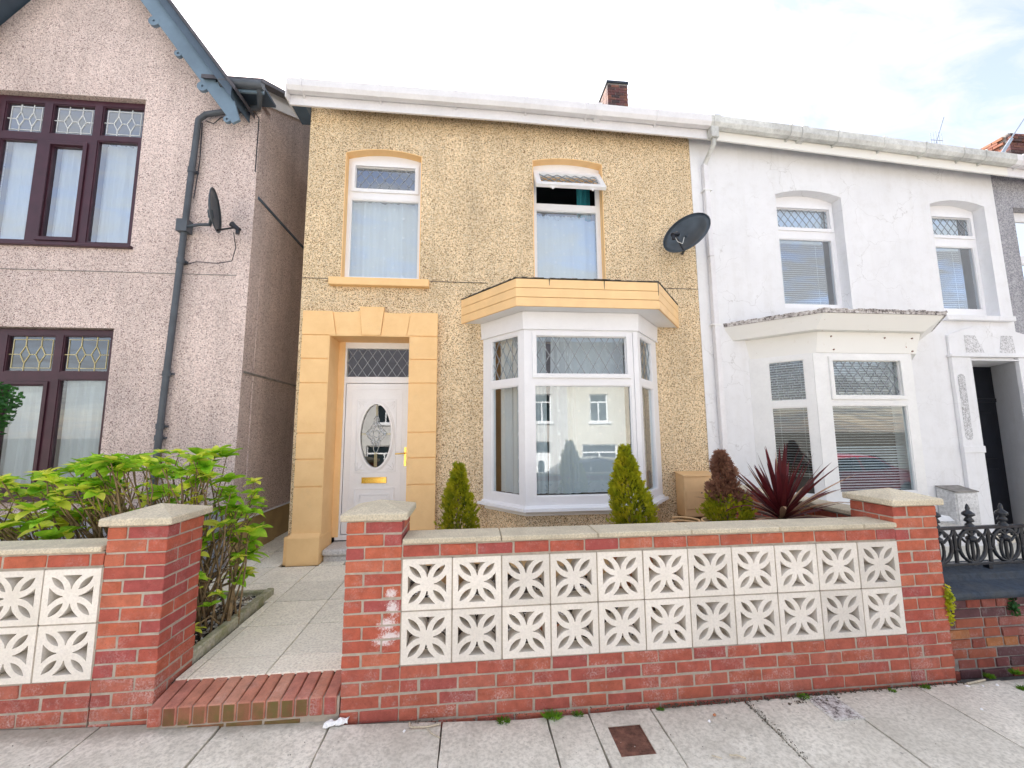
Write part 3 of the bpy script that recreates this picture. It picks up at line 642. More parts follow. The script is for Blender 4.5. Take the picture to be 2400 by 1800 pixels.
def tan_house():
    h = thing('terraced_house', 'beige roughcast house with peach stone door surround and peach-topped bay window', 'house', (.9, 2.6, .2))
    w1 = arch(-1.205, -.245, 3.56, 5.25, .07); w2 = arch(1.22, 2.18, 3.36, 5.29, .055); d = [(-1.28, .2), (-.34, .2), (-.34, 2.83), (-1.28, 2.83)]
    bay = rect(.66, 2.74, .85, 2.82)
    out = [(-1.66, .2), (-1.28, .2), (-1.28, 2.83), (-.34, 2.83), (-.34, .2), (3.47, .2), (3.47, ez(3.47) + .22), (-1.66, ez(-1.66) + .22)]
    facade(h, 'wall', 'dash_tan', out, [w1, w2, bay], .22)
    part('side_wall', MB().box(-1.659, -1.42, 2.672, 10.4, .2, 5.7), 'dash_tan', h)
    for a, b_ in ((-1.658, -1.33), (-.115, .62), (2.7, 3.468)): part('movement_bead', MB(FY(WY)).box(a, b_, 3.553, 3.560, .0005, .007), 'felt', h)
    gutter_run(h, -1.83, 3.60, 'gutter', 'gutter', [-1.66, -.74, .2, 1.1, 1.9, 2.85], [2.05])
    part('eaves_end', MB().box(-1.84, -1.829, 2.12, 2.45, ez(-1.8), ez(-1.8) + .23), 'gutter', h)
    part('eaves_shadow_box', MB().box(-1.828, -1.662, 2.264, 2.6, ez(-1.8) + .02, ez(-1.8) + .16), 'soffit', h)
    part('roof', MB().add([(-1.83, 2.15, 5.94), (3.6, 2.15, 5.86), (3.6, 6.9, 8.95), (-1.83, 6.9, 9.03), (-1.83, 2.15, 5.90), (3.6, 2.15, 5.82), (3.6, 6.9, 8.80), (-1.83, 6.9, 8.88), (-1.83, 11, 6.0), (3.6, 11, 6.0)], [(0, 1, 2, 3), (4, 5, 6, 7), (0, 1, 5, 4), (0, 3, 7, 4), (3, 2, 9, 8)]), 'slate', h)
    part('interior_room', MB().box(-1.40, 3.40, 5.6, 5.7, .3, 5.6).box(-1.41, -1.38, 2.69, 5.6, .3, 5.6).box(3.38, 3.40, 2.69, 5.6, .3, 5.6).box(-1.40, 3.4, 2.69, 5.6, 5.5, 5.6).box(-1.40, 3.4, 2.69, 5.6, 3.05, 3.2).box(-1.4, 3.4, 2.9, 5.6, .3, .4).box(.35, .4, 2.69, 5.6, .4, 5.5), 'room', h)
    # chimney
    ch = part('chimney', MB().box(4.012, 4.548, 7.012, 7.7, 8.6, 10.93), 'mortar_dark', h)
    for k in range(29):
        z = 8.75 + k * .075
        for fy in (7.0,):
            x = 4.0 + (0 if k % 2 else 0); first = .215 if k % 2 else .1025; x1 = 4.56
            while x < x1 - .03:
                e = min(x + first, x1); brk(ch, 'brick_chim', (x + e) / 2, fy + .05, z, L=round(e - x, 3)); x = e + .01; first = .215
        y = 7.0 + (.11 if k % 2 else .225 - .0)
        y = 7.108
        while y < 7.6: brk(ch, 'brick_chim', 4.05, y + .1075, z, rz=PI / 2); y += .225
    part('chimney_cap', MB().box(3.98, 4.58, 6.98, 7.72, 10.93, 10.99), 'darkstone', ch)
    # upper windows
    F = FY(2.57)
    o1 = arch(-1.197, -.253, 3.56, 5.245, .068)
    window(h, F, o1, [(-1.115, -.335, 4.825, 5.15, True, 'd'), (-1.155, -.285, 3.63, 4.69, False, None)], glass='glass_up', label='arched upper window with a closed leaded top light')
    reveal(h, w1, 'peach', d=.12)
    o2 = arch(1.228, 2.172, 3.36, 5.285, .053)
    wn = window(h, F, o2, [(1.275, 2.125, 4.745, 5.165, False, 'open'), (1.275, 2.125, 3.43, 4.665, False, None)], glass='glass_up', label='arched upper window with its top light propped open')
    for c in list(wn.children):
        pass
    reveal(h, w2, 'peach', d=.12)
    part('window_sill', MB(FY(WY)).box(-1.325, -.12, 3.46, 3.555, -.11, .085), 'peach', h, bevel=.006)
    # open top light, hinged along its top
    a = math.radians(37); F2 = Matrix.Translation((0, 2.545, 5.185)) @ Matrix(((1, 0, 0, 0), (0, -math.sin(a), -math.cos(a), 0), (0, -math.cos(a), math.sin(a), 0), (0, 0, 0, 1))) @ Matrix.Scale(-1, 4, (0, 1, 0))
    F2 = Matrix.Translation((0, 2.545, 5.185)) @ Matrix.Rotation(-a, 4, 'X') @ Matrix(((1, 0, 0, 0), (0, 0, -1, 0), (0, 1, 0, 0), (0, 0, 0, 1)))
    s = part('opened_top_light', MB(F2).plate(rect(1.235, 2.165, -.46, 0), [rect(1.305, 2.095, -.385, -.07)], -.02, .03), 'pvc', h, bevel=.004)
    part('pane', MB(F2).box(1.303, 2.097, -.387, -.068, -.004, .004), 'glass_up', s)
    g = MB(F2); diamonds(g, 1.305, 2.095, -.385, -.07, n0=.005, n1=.010); part('lead_lattice', g, 'lead', s)
    [part('handle', MB(F2).box(x - .03, x + .03, -.475, -.461, -.018, .0).box(x - .01, x + .01, -.505, -.4752, -.018, -.005), 'pvc', s) for x in (1.45, 1.98)]
    return h
H1 = tan_house()
def tan_details(h):
    # ---- peach door surround
    F = FY(WY)
    g = MB(F).plate([(-1.595, .45), (-1.285, .45), (-1.285, 2.832), (-.335, 2.832), (-.335, .45), (-.012, .45), (-.012, 3.118), (-1.595, 3.118)], [], -.02, .055); part('door_surround', g, 'peach', h)
    sur = h.children[-1] if False else None
    ds = [o for o in h.children if o.name.startswith('door_surround')][0]
    zs = [.53, 1.05, 1.36, 1.66, 2.25, 2.54, 2.83]
    for (a, b) in ((-1.60, -1.285), (-.335, -.005)):
        for z0, z1 in zip(zs, zs[1:]):
            part('quoin_stone', MB(F).box(a, b, z0 + .006, z1 - .006, .03, .072), 'peach', ds, bevel=.004)
    e = .005
    part('quoin_stone', MB(F).plate([(-1.60, 2.836), (-1.205 - e, 2.836), (-1.255 - e, 3.125), (-1.60, 3.125)], [], .03, .072), 'peach', ds)
    part('quoin_stone', MB(F).plate([(-.375 + e, 2.836), (-.005, 2.836), (-.005, 3.125), (-.335 + e, 3.125)], [], .03, .072), 'peach', ds)
    part('arch_stone', MB(F).plate([(-1.205 + e, 2.836), (-.905 - e, 2.836), (-.935 - e, 3.135), (-1.248 + e, 3.085)], [], .03, .068), 'peach', ds)
    part('arch_stone', MB(F).plate([(-.685 + e, 2.836), (-.375 - e, 2.836), (-.335 - e, 3.085), (-.655 + e, 3.125)], [], .03, .068), 'peach', ds)
    part('keystone', MB(F).plate([(-.905 + .002, 2.836), (-.685 - .002, 2.836), (-.65, 3.185), (-.94, 3.185)], [], .03, .085), 'peach', ds)
    # reveals
    part('door_reveal', MB().box(-1.289, -1.277, 2.381, 2.75, .42, 2.83).box(-1.281, -1.20, 2.74, 2.78, .4, 2.83).box(-.343, -.332, 2.381, 2.75, .42, 2.83).box(-1.277, -.343, 2.381, 2.76, 2.822, 2.835), 'peach', h)
    # plinths
    g = MB().prism([(-1.62, 2.45), (-1.62, 2.315), (-1.27, 2.315), (-1.27, 2.74), (-1.3, 2.74)], .2, [(-1.62, 2.45), (-1.62, 2.315), (-1.27, 2.315), (-1.27, 2.74), (-1.3, 2.74)], .50)
    g.prism([(-1.62, 2.45), (-1.62, 2.315), (-1.27, 2.315), (-1.27, 2.45)], .50, [(-1.60, 2.45), (-1.60, 2.375), (-1.285, 2.375), (-1.285, 2.45)], .54); g.box(-1.668, -1.621, 2.36, 2.47, .2, .505)
    part('plinth', g, 'peach', h, bevel=.006)
    pl = [(-.345, 2.74), (-.345, 2.33), (.50, 2.33), (.93, 1.80), (2.40, 1.80), (2.86, 2.33), (3.46, 2.33), (3.46, 2.46), (-.2, 2.46)]
    pi = [(-.335, 2.74), (-.335, 2.42), (.54, 2.42), (.97, 1.90), (2.36, 1.90), (2.82, 2.42), (3.46, 2.42), (3.46, 2.46), (-.2, 2.46)]
    part('plinth', MB().prism(pl, .15, pl, .47).prism(pl, .4702, pi, .50, cap=True), 'peach', h)
    # ---- front door
    D = FY(2.75)
    fr = part('door_frame', MB(D).plate(rect(-1.245, -.335, .36, 2.825), [rect(-1.178, -.385, .42, 2.295), rect(-1.178, -.385, 2.375, 2.745)], -.07, 0), 'pvc', h, bevel=.003)
    part('pane', MB(D).box(-1.18, -.383, 2.373, 2.747, -.034, -.030), 'glass', fr)
    g = MB(D); diamonds(g, -1.178, -.385, 2.375, 2.745, sp=.125, slope=1.5, n0=-.0295, n1=-.025); part('lead_lattice', g, 'lead', fr)
    cx, cz = -.79, 1.625
    dr = part('front_door', MB(D).plate(rect(-1.171, -.392, .43, 2.288), [ell(cx, cz, .190, .40)], -.06, -.012), 'pvc', h)
    g = MB(D)
    def rings(g, a, b, wd, n0, n1): g.plate(ell(cx, cz, a + wd, b + wd), [ell(cx, cz, a, b)], n0, n1)
    rings(g, .188, .398, .030, -.0118, .006); rings(g, .2185, .4285, .016, -.0118, -.003)
    part('oval_moulding', g, 'pvc', dr, bevel=.003)
    def rr(a0, a1, b0, b1, w, n1): g.plate(rect(a0, a1, b0, b1), [rect(a0 + w, a1 - w, b0 + w, b1 - w)], -.0118, n1)
    g = MB(D); rr(-1.10, -.468, .53, 2.215, .006, -.008); rr(-1.035, -.54, 1.165, 2.085, .007, -.005); rr(-1.04, -.545, .50, .975, .016, -.002); rr(-.98, -.605, .56, .905, .016, -.002)
    g.box(-.955, -.63, .585, .88, -.0118, -.001)
    for sx in (-1, 1):
        for sz in (-1, 1):
            px, py = cx + sx * .225, cz + sz * .435
            for k in range(3):
                ang = math.atan2(-sz, -sx) + (k - 1) * .62
                q = [(px + math.cos(ang) * t * .105 + (math.cos(ang + PI / 2) * .011 * math.sin(PI * t)) * sg, py + math.sin(ang) * t * .105 + math.sin(ang + PI / 2) * .011 * math.sin(PI * t) * sg) for sg, ts in ((1, (0, .3, .6, 1)), (-1, (.6, .3))) for t in ts]
                g.plate(q, [], -.0118, -.002)
    part('panel_moulding', g, 'pvc', dr, bevel=.002)
    part('pane', MB(D).plate(ell(cx, cz, .192, .402), [], -.04, -.036), 'glass', dr)
    g = MB(D)
    T = lambda pts, r=.0045, c=False: g.tube([(cx + x, cz + z, -.03) for x, z in pts], r, 6, c)
    def loop(x, z, a, b, rot, n=16): return [(x + a * math.cos(t) * math.cos(rot) - b * math.sin(t) * math.sin(rot), z + a * math.cos(t) * math.sin(rot) + b * math.sin(t) * math.cos(rot)) for t in [2 * PI * i / n for i in range(n)]]
    T(loop(0, .185, .033, .065, 0), c=True)
    for s in (-1, 1):
        T(loop(s * .045, .105, .022, .062, s * .55), c=True); T(loop(s * .075, .06, .02, .055, s * .95), c=True); T(loop(s * .062, -.03, .02, .055, -s * .9), c=True); T(loop(s * .035, -.08, .018, .052, -s * .45), c=True); T(loop(s * .105, .02, .012, .022, PI / 2), c=True)
    T(loop(0, .02, .04, .045, PI / 4), c=True); T(loop(0, -.14, .032, .07, 0), c=True)
    part('bevelled_glass_motif', g, 'silver', dr)
    g = MB(D); g.bar((cx - .185, cz + .025), (cx - .12, cz + .025), .005, -.035, -.028).bar((cx + .12, cz + .025), (cx + .185, cz + .025), .005, -.035, -.028).bar((cx - .187, cz + .012), (cx - .12, cz + .012), .005, -.035, -.028).bar((cx + .12, cz + .012), (cx + .187, cz + .012), .005, -.035, -.028)
    for x in (-.013, 0, .013): g.bar((cx + x, cz - .39), (cx + x, cz - .21), .005, -.035, -.028)
    g.bar((cx - .006, cz + .25), (cx - .006, cz + .39), .005, -.035, -.028).bar((cx + .008, cz + .25), (cx + .008, cz + .39), .005, -.035, -.028)
    part('gilt_came', g, 'brasslead', dr)
    lb = part('letterbox', MB(D).plate(rect(-.945, -.642, 1.035, 1.108), [rect(-.928, -.66, 1.05, 1.093)], -.0118, .004).box(-.93, -.658, 1.048, 1.095, -.0116, .0), 'brass', dr, bevel=.002)
    part('door_handle', MB(D).box(-.432, -.404, 1.24, 1.475, -.0118, .001).tube([(-.418, 1.40, 0), (-.418, 1.40, .045), (-.43, 1.40, .05), (-.535, 1.395, .05)], .0085, 8).tube([(-.418, 1.29, -.005), (-.418, 1.29, .012)], .011, 10), 'brass', dr)
    # ---- door step
    part('doorstep', MB().box(-1.268, -.35, 2.39, 2.80, .275, .345).box(-1.26, -.35, 2.42, 2.78, .15, .2745), 'step', h, bevel=.018)
    # ---- bay window
    P = [(.56, 2.45), (1.0, 1.88), (2.33, 1.88), (2.82, 2.45)]
    def off(P, d, w=0):
        # outward offset of the three faces; ends stay on the wall plane
        out = []; segs = []
        for a, b in zip(P, P[1:]):
            dx, dy = b[0] - a[0], b[1] - a[1]; L = math.hypot(dx, dy); nx, ny = dy / L, -dx / L; segs.append(((a[0] + nx * d, a[1] + ny * d), (dx / L, dy / L)))
        def inter(p, u, q, v):
            den = u[0] * v[1] - u[1] * v[0]; t = ((q[0] - p[0]) * v[1] - (q[1] - p[1]) * v[0]) / den; return (p[0] + u[0] * t, p[1] + u[1] * t)
        yw = 2.45 + w
        p, u = segs[0]; out.append((p[0] + u[0] * (yw - p[1]) / u[1], yw)); out.append(inter(*segs[0], *segs[1])); out.append(inter(*segs[1], *segs[2])); p, u = segs[2]; out.append((p[0] + u[0] * (yw - p[1]) / u[1], yw)); return out
    bay = thing  # noqa
    b = part('bay_window', MB().prism(off(P, .0), 2.80, off(P, .0), 2.84), 'pvc', h)
    part('bay_base', MB().prism(off(P, -.03), .2, off(P, -.03), .752), 'dash_tan', b)
    part('sill_trim', MB().prism(off(P, -.012), .752, off(P, -.012), .806), 'board_old', b, bevel=.002)
    part('window_sill', MB().prism(off(P, .06), .8062, off(P, .055), .838).prism(off(P, .02), .8384, off(P, .01), .862), 'pvc', b)
    part('fascia_board', MB().prism(off(P, .02), 2.825, off(P, .03), 3.016), 'pvc', b, bevel=.003)
    part('fascia_lip', MB().prism(off(P, .026), 2.812, off(P, .026), 2.8245), 'pvc', b)
    Q = [(.28, 2.449), (.89, 1.65), (2.51, 1.65), (3.16, 2.449)]
    part('soffit_board', MB().prism(off(Q, -.004), 3.018, off(Q, -.004), 3.03), 'pvc', b)
    for k in range(3):
        z0 = 3.012 + .104 * k
        for i in range(3):
            a, c = Q[i], Q[i + 1]; Fq = frame(a[0], a[1], 0, c[0] - a[0], c[1] - a[1]); L = math.hypot(c[0] - a[0], c[1] - a[1])
            part('cladding_board', MB(Fq).box(.0, L, z0 + .001, z0 + .100, -.022, 0), 'peach_clad', b, bevel=.003)
    part('canopy_top', MB().prism(off(Q, -.03), 3.03, off(Q, -.03), 3.322), 'felt', b)
    part('window_lining', MB().box(.605, .674, 2.43, 2.449, .862, 2.80).box(.661, .674, 2.4492, 2.66, .862, 2.80), 'pvc', b); part('window_lining', MB().box(2.726, 2.775, 2.43, 2.449, .862, 2.80).box(2.726, 2.739, 2.4492, 2.66, .862, 2.80), 'pvc', b)
    g = MB(); Qt = off(Q, .006); 
    for i in range(3):
        a, c = Qt[i], Qt[i + 1]; n = 26
        for j in range(n):
            t0, t1 = j / n, (j + 1) / n; x0, y0 = a[0] + (c[0] - a[0]) * t0, a[1] + (c[1] - a[1]) * t0; x1, y1 = a[0] + (c[0] - a[0]) * t1, a[1] + (c[1] - a[1]) * t1
            zz = 3.326 + rnd.uniform(-.004, .008); g.prism([(x0, y0), (x1, y1), (x1 * .97 + .05, y1 + .08), (x0 * .97 + .05, y0 + .08)], zz, [(x0, y0), (x1, y1), (x1 * .97 + .05, y1 + .08), (x0 * .97 + .05, y0 + .08)], zz + .008)
    part('felt_edge', g, 'felt', b)
    for x, L_ in ((1.26, .075), (1.88, .10), (2.505, .16), (1.262, .03)):
        part('drip_stain', MB(FY(1.65)).plate([(x - .006, 3.322), (x - .003, 3.322 - L_), (x + .002, 3.322 - L_ * .9), (x + .006, 3.322)], [], .0005, .0015), 'felt', b)
    for i in (1, 2):      # corner posts
        x, y = P[i]; part('corner_post', MB().prism([(x - .055, y - .004 + (.06 if i == 1 else 0)), (x, y - .006), (x + .055, y - .004 + (0.06 if i == 2 else 0)), (x + .04, y + .06), (x - .04, y + .06)], .862, [(x - .055, y - .004 + (.06 if i == 1 else 0)), (x, y - .006), (x + .055, y - .004 + (0.06 if i == 2 else 0)), (x + .04, y + .06), (x - .04, y + .06)], 2.80), 'pvc', b)
    Ff = frame(1.0, 1.885)
    window(b, Ff, rect(.055, 1.275, .862, 2.80), [(.135, 1.195, 2.30, 2.745, True, 'd'), (.115, 1.235, .955, 2.178, False, None)], name='casement', lat=dict(sp=.145, slope=1.75, w=.008))
    a, c = P[0], P[1]; Fl = frame(a[0], a[1], 0, c[0] - a[0], c[1] - a[1])
    window(b, Fl, rect(0, .665, .862, 2.80), [(.155, .625, 2.262, 2.765, False, 'd'), (.155, .625, .955, 2.182, False, None)], name='casement', lat=dict(sp=.13, slope=1.75))
    a, c = P[2], P[3]; Fr = frame(a[0], a[1], 0, c[0] - a[0], c[1] - a[1])
    window(b, Fr, rect(.055, .752, .862, 2.80), [(.085, .545, 2.262, 2.765, False, 'd'), (.085, .56, .955, 2.182, False, None)], name='casement', lat=dict(sp=.13, slope=1.75))
    [part('drain_cover', MB(FY(1.884)).box(x, x + .04, .905, .912, .001, .006), 'pvc_old', b) for x in (1.3, 1.9)]
    # curtains
    curtain(FY(2.70), -1.19, -.26, 3.60, 4.72, 0, 'net curtain with small white squares in the upper window over the front door', seed=3, amp=.022, wl=.17)
    curtain(FY(2.70), 1.24, 2.14, 3.40, 4.60, 0, 'net curtain with small white squares in the upper window over the bay', seed=5, amp=.018, wl=.2)
    curtain(FY(2.72), 1.24, 2.0, 4.60, 4.66, 0, 'gathered heading of the net curtain under the open top light', seed=6, amp=.015, wl=.05, dots=False)
    curtain(FY(2.85), 1.93, 2.13, 3.5, 5.25, 0, 'teal curtain bunched behind the open top light', seed=8, amp=.03, wl=.09, dots=False, mat='teal', name='teal_curtain')
    curtain(FY(2.15), 1.12, 1.30, .95, 2.80, 0, 'gathered voile at the left end of the bay window front', seed=11, amp=.02, wl=.07, mat='net', dots=True)
    curtain(FY(2.12), 1.36, 1.62, .95, 2.80, 0, 'bright white voile falling in folds left of centre in the bay window', seed=12, amp=.03, wl=.085, mat='net_white', flare=.12)
    curtain(FY(2.16), 1.62, 2.26, .95, 2.80, 0, 'flat net panel on the right half of the bay window front', seed=13, amp=.006, wl=.3)
    curtain(frame(.72, 2.50, 0, .44, -.57), .10, .30, .95, 2.80, 0, 'net drape at the outer end of the left bay light', seed=14, amp=.015, wl=.09)
    curtain(frame(.72, 2.50, 0, .44, -.57), .34, .62, .95, 2.80, 0, 'net drape in deep folds at the inner end of the left bay light', seed=15, amp=.03, wl=.08, mat='net_white')
    curtain(frame(2.26, 2.02, 0, .49, .57), .12, .56, .95, 2.80, 0, 'net panel behind the narrow right bay light', seed=16, amp=.012, wl=.12)
tan_details(H1)
# ------------------------------------------------------------------ left house
def left_house():
    h = thing('gabled_house', 'pinkish grey roughcast house with dark brown windows and a blue-grey bargeboard on its gable', 'house', (-4.4, 2.6, .2))
    ax, az = -4.30, 8.05      # apex of the wall
    w1 = rect(-5.35, -3.63, 3.87, 5.80); w2 = rect(-5.46, -3.71, 1.02, 2.885)
    out = [(-8.2, .1), (-2.29, .1), (-2.27, 5.80), (-2.62, 5.80), (ax, az), (-6.0, 5.80), (-8.2, 5.80)]
    facade(h, 'wall', 'dash_pink', out, [w1, w2], .25)
    part('side_wall', MB().box(-2.53, -2.275, 2.701, 10.3, .64, 5.90).prism([(-2.53, 2.46), (-2.275, 2.46), (-2.275, 7), (-2.53, 7)], 5.901, [(-2.53, 6.9), (-2.275, 6.9), (-2.275, 7), (-2.53, 7)], 8.70), 'dash_pink', h)
    part('side_plinth', MB().box(-2.53, -2.262, 2.46, 10.3, .1, .632), 'tan_base', h, bevel=.004)
    part('plinth_pipe', MB().tube([(-2.25, 2.5, .655), (-2.25, 9, .655)], .012, 8), 'pvc', h)
    part('string_bead', MB(FY(WY)).box(-8.2, -2.42, 3.557, 3.567, .0005, .005), 'mortar_dark', h)
    part('string_bead', MB().box(-2.2749, -2.262, 2.52, 10, 4.595, 4.63), 'soffit', h); part('string_bead', MB().box(-2.2749, -2.266, 2.47, 10, 2.375, 2.40), 'mortar_dark', h)
    # windows
    F = FY(2.52)
    L = [(-5.245, -4.815, 5.32, 5.715, False, 's'), (-4.725, -4.25, 5.32, 5.72, False, 's'), (-4.165, -3.69, 5.33, 5.73, False, 's'),
         (-5.245, -4.84, 3.945, 5.225, False, None), (-4.685, -4.325, 3.995, 5.17, False, None), (-4.185, -3.72, 3.945, 5.265, False, None)]
    w = window(h, F, rect(-5.34, -3.635, 3.88, 5.79), L, 'brown', 'glass_up', 'whitelead', label='three-light brown upper window under the gable')
    ringb = MB(F); ring(ringb, -4.685, -4.325, 3.995, 5.17, .045, .001, .018); part('opening_sash', ringb, 'brown', w, bevel=.003)
    part('window_sill', MB(F).box(-5.38, -3.60, 3.845, 3.879, -.02, .12), 'brown', h, bevel=.004)
    L = [(-5.36, -4.95, 2.38, 2.80, False, 's'), (-4.87, -4.37, 2.38, 2.805, False, 's'), (-4.29, -3.785, 2.38, 2.81, False, 's'),
         (-5.36, -4.96, 1.10, 2.23, False, None), (-4.85, -4.425, 1.11, 2.23, False, None), (-4.29, -3.785, 1.10, 2.295, False, None)]
    w = window(h, F, rect(-5.45, -3.715, 1.03, 2.875), L, 'brown', 'glass', 'brasslead', label='brown ground-floor window with gilt leaded top lights')
    ringb = MB(F); ring(ringb, -4.85, -4.425, 1.11, 2.23, .04, .001, .018); part('opening_sash', ringb, 'brown', w, bevel=.003)
    part('window_sill', MB(F).box(-5.55, -3.62, .95, 1.029, -.05, .13), 'brown', h, bevel=.005)
    part('plinth', MB(FY(WY)).box(-8.2, -2.32, .1, .80, .001, .03), 'dash_grey', h)
    part('interior_room', MB().box(-6.2, -2.9, 4.9, 5.0, .3, 5.7).box(-6.2, -6.15, 2.71, 5, .3, 5.8).box(-2.95, -2.9, 2.71, 5, .3, 5.8).box(-6.2, -2.9, 2.71, 5, 5.8, 5.85).box(-6.2, -2.9, 2.71, 5, 3.3, 3.4).box(-6.2, -2.9, 2.71, 5, .3, .4), 'room', h)
    for (a, b, n) in ((-5.25, -4.83, 'left'), (-4.70, -4.30, 'middle'), (-4.2, -3.69, 'right')):
        curtain(FY(2.66), a, b, 3.92, 5.30, 0, f'white net curtain in the {n} light of the brown upper window', seed=hash(n) % 7 + 20 if False else {'left': 21, 'middle': 24, 'right': 26}[n], amp=.02, wl=.1, dots=False, mat='net_white')
    for (a, b, n, sd) in ((-4.89, -4.40, 'middle', 31), (-4.31, -3.77, 'right', 33)):
        curtain(FY(2.66), a, b, 1.06, 2.33, 0, f'white net curtain in the {n} light of the brown ground-floor window', seed=sd, amp=.028, wl=.085, dots=False, mat='net_white')
    # gable roof: slab following the rake, soffit, decorated bargeboard
    sl = (az - 5.80) / (ax + 2.62)
    rx, rz = -sl, 1; 
    def rake(side, d, x):      # height above wall rake at plan x
        return az - abs(x - ax) * abs(az - 5.80) / abs(ax + 2.62) + d
    for s_ in (1, -1):
        xe = ax + s_ * 1.90; P = lambda x, d: (x, rake(s_, d, x))
        part('gable_roof', MB(FY(0)).plate([P(ax, .06), P(xe, .06), P(xe, .20), P(ax, .20)] if s_ > 0 else [P(ax, .20), P(xe, .20), P(xe, .06), P(ax, .06)], [], -7.5, -2.04), 'soffit', h)
        pts = [P(ax, -.22), P(xe + s_ * .0, -.22), P(xe + s_ * .08, -.06), P(xe, .08), P(ax, .08)]
        if s_ < 0: pts = pts[::-1]
        bb = part('bargeboard', MB(FY(0)).plate(pts, [], -2.135, -2.10), 'barge', h, bevel=.004)
        for k in range(6):
            x = ax + s_ * (.34 + .30 * k); z = rake(s_, -.25, x); g = MB(FY(0)).plate(ell(x, z, .042 if k % 2 else .062, .042 if k % 2 else .062, 14), [ell(x, z, .014, .014, 8)], -2.135, -2.098); part('scalloped_drop', g, 'barge', bb)
        g = MB(FY(0)).plate([P(ax, .205), P(xe + s_ * .06, .205), P(xe + s_ * .06, .26), P(ax, .26)] if s_ > 0 else [P(ax, .26), P(xe + s_ * .06, .26), P(xe + s_ * .06, .205), P(ax, .205)], [], -7.5, -2.0); part('roof_tiles', g, 'slate', h)
    # eaves to the right of the gable, main roof behind
    part('eaves_soffit', MB().box(-2.62, -2.09, 2.10, 2.44, 5.80, 5.83), 'soffit', h)
    part('gutter', MB().tube([(-2.56, 2.09, 5.79), (-2.08, 2.09, 5.79)], .052, 12), 'greypipe', h)
    part('fascia_board', MB().box(-2.58, -2.09, 2.12, 2.15, 5.72, 5.90), 'barge', h)
    part('main_roof', MB().prism([(-2.75, 2.05), (-2.07, 2.05), (-2.07, 6.9), (-2.75, 6.9)], 0, [(-2.75, 2.05), (-2.07, 2.05), (-2.07, 6.9), (-2.75, 6.9)], .05), 'slate', h)
    ro = [o for o in h.children if o.name.startswith('main_roof')][0]
    for v in ro.data.vertices: v.co.z += 5.80 + (v.co.y + 2.6 - 2.05) * .62
    # white verge boards on the alley side
    vb = MB(); sl2 = .62
    def vg(y0, y1, d0, d1, x0, x1):
        z = lambda y: 5.88 + (y - 2.46) * sl2
        vb.add([(x, y, z(y) + d) for x in (x0, x1) for y, d in ((y0, d0), (y1, d0), (y1, d1), (y0, d1))], [(0, 1, 2, 3), (4, 5, 6, 7), (0, 1, 5, 4), (1, 2, 6, 5), (2, 3, 7, 6), (3, 0, 4, 7)])
    vg(2.40, 6.9, -.03, .18, -2.262, -2.235); vg(2.36, 6.9, .20, .30, -2.275, -2.215)
    part('verge_board', vb, 'pvc', h, bevel=.003)
    # downpipe
    g = MB().tube([(-2.13, 2.10, 5.80), (-2.13, 2.12, 5.74), (-2.25, 2.36, 5.73), (-2.88, 2.385, 5.60), (-2.96, 2.385, 5.52), (-2.985, 2.39, 4.9)], .034, 10)
    g.tube([(-2.985, 2.39, 5.0), (-3.07, 2.39, 2.0), (-3.10, 2.39, .6)], .034, 10)
    part('downpipe', g, 'greypipe', h)
    for z in (4.85, 3.7, 1.75, 1.62, 2.35):
        x = -2.985 - (5.0 - z) * .028; g = MB().tube([(x, 2.39, z - .03), (x, 2.39, z + .03)], .042, 12).box(x - .05, x + .05, 2.41, 2.449, z - .012, z + .012); part('pipe_collar', g, 'greypipe', h)
    g = MB().tube([(-2.90, 2.43, 5.55), (-2.80, 2.41, 5.50), (-2.72, 2.42, 5.60), (-2.6, 2.40, 5.62), (-2.45, 2.40, 5.68), (-2.32, 2.42, 5.69), (-2.28, 2.43, 5.62), (-2.28, 2.43, 4.9)], .006, 6)
    g.tube([(-2.93, 2.41, 5.5), (-2.92, 2.41, 5.0), (-2.95, 2.41, 4.5)], .006, 6); part('loose_cable', g, 'black', h)
    # satellite dish on the downpipe
    d = thing('satellite_dish', 'dark satellite dish seen edge-on, clamped to the downpipe of the pinkish house', 'satellite dish', (-2.52, 2.1, 4.2), 'satellite dishes')
    return h, d
H2, DISH_L = left_house()
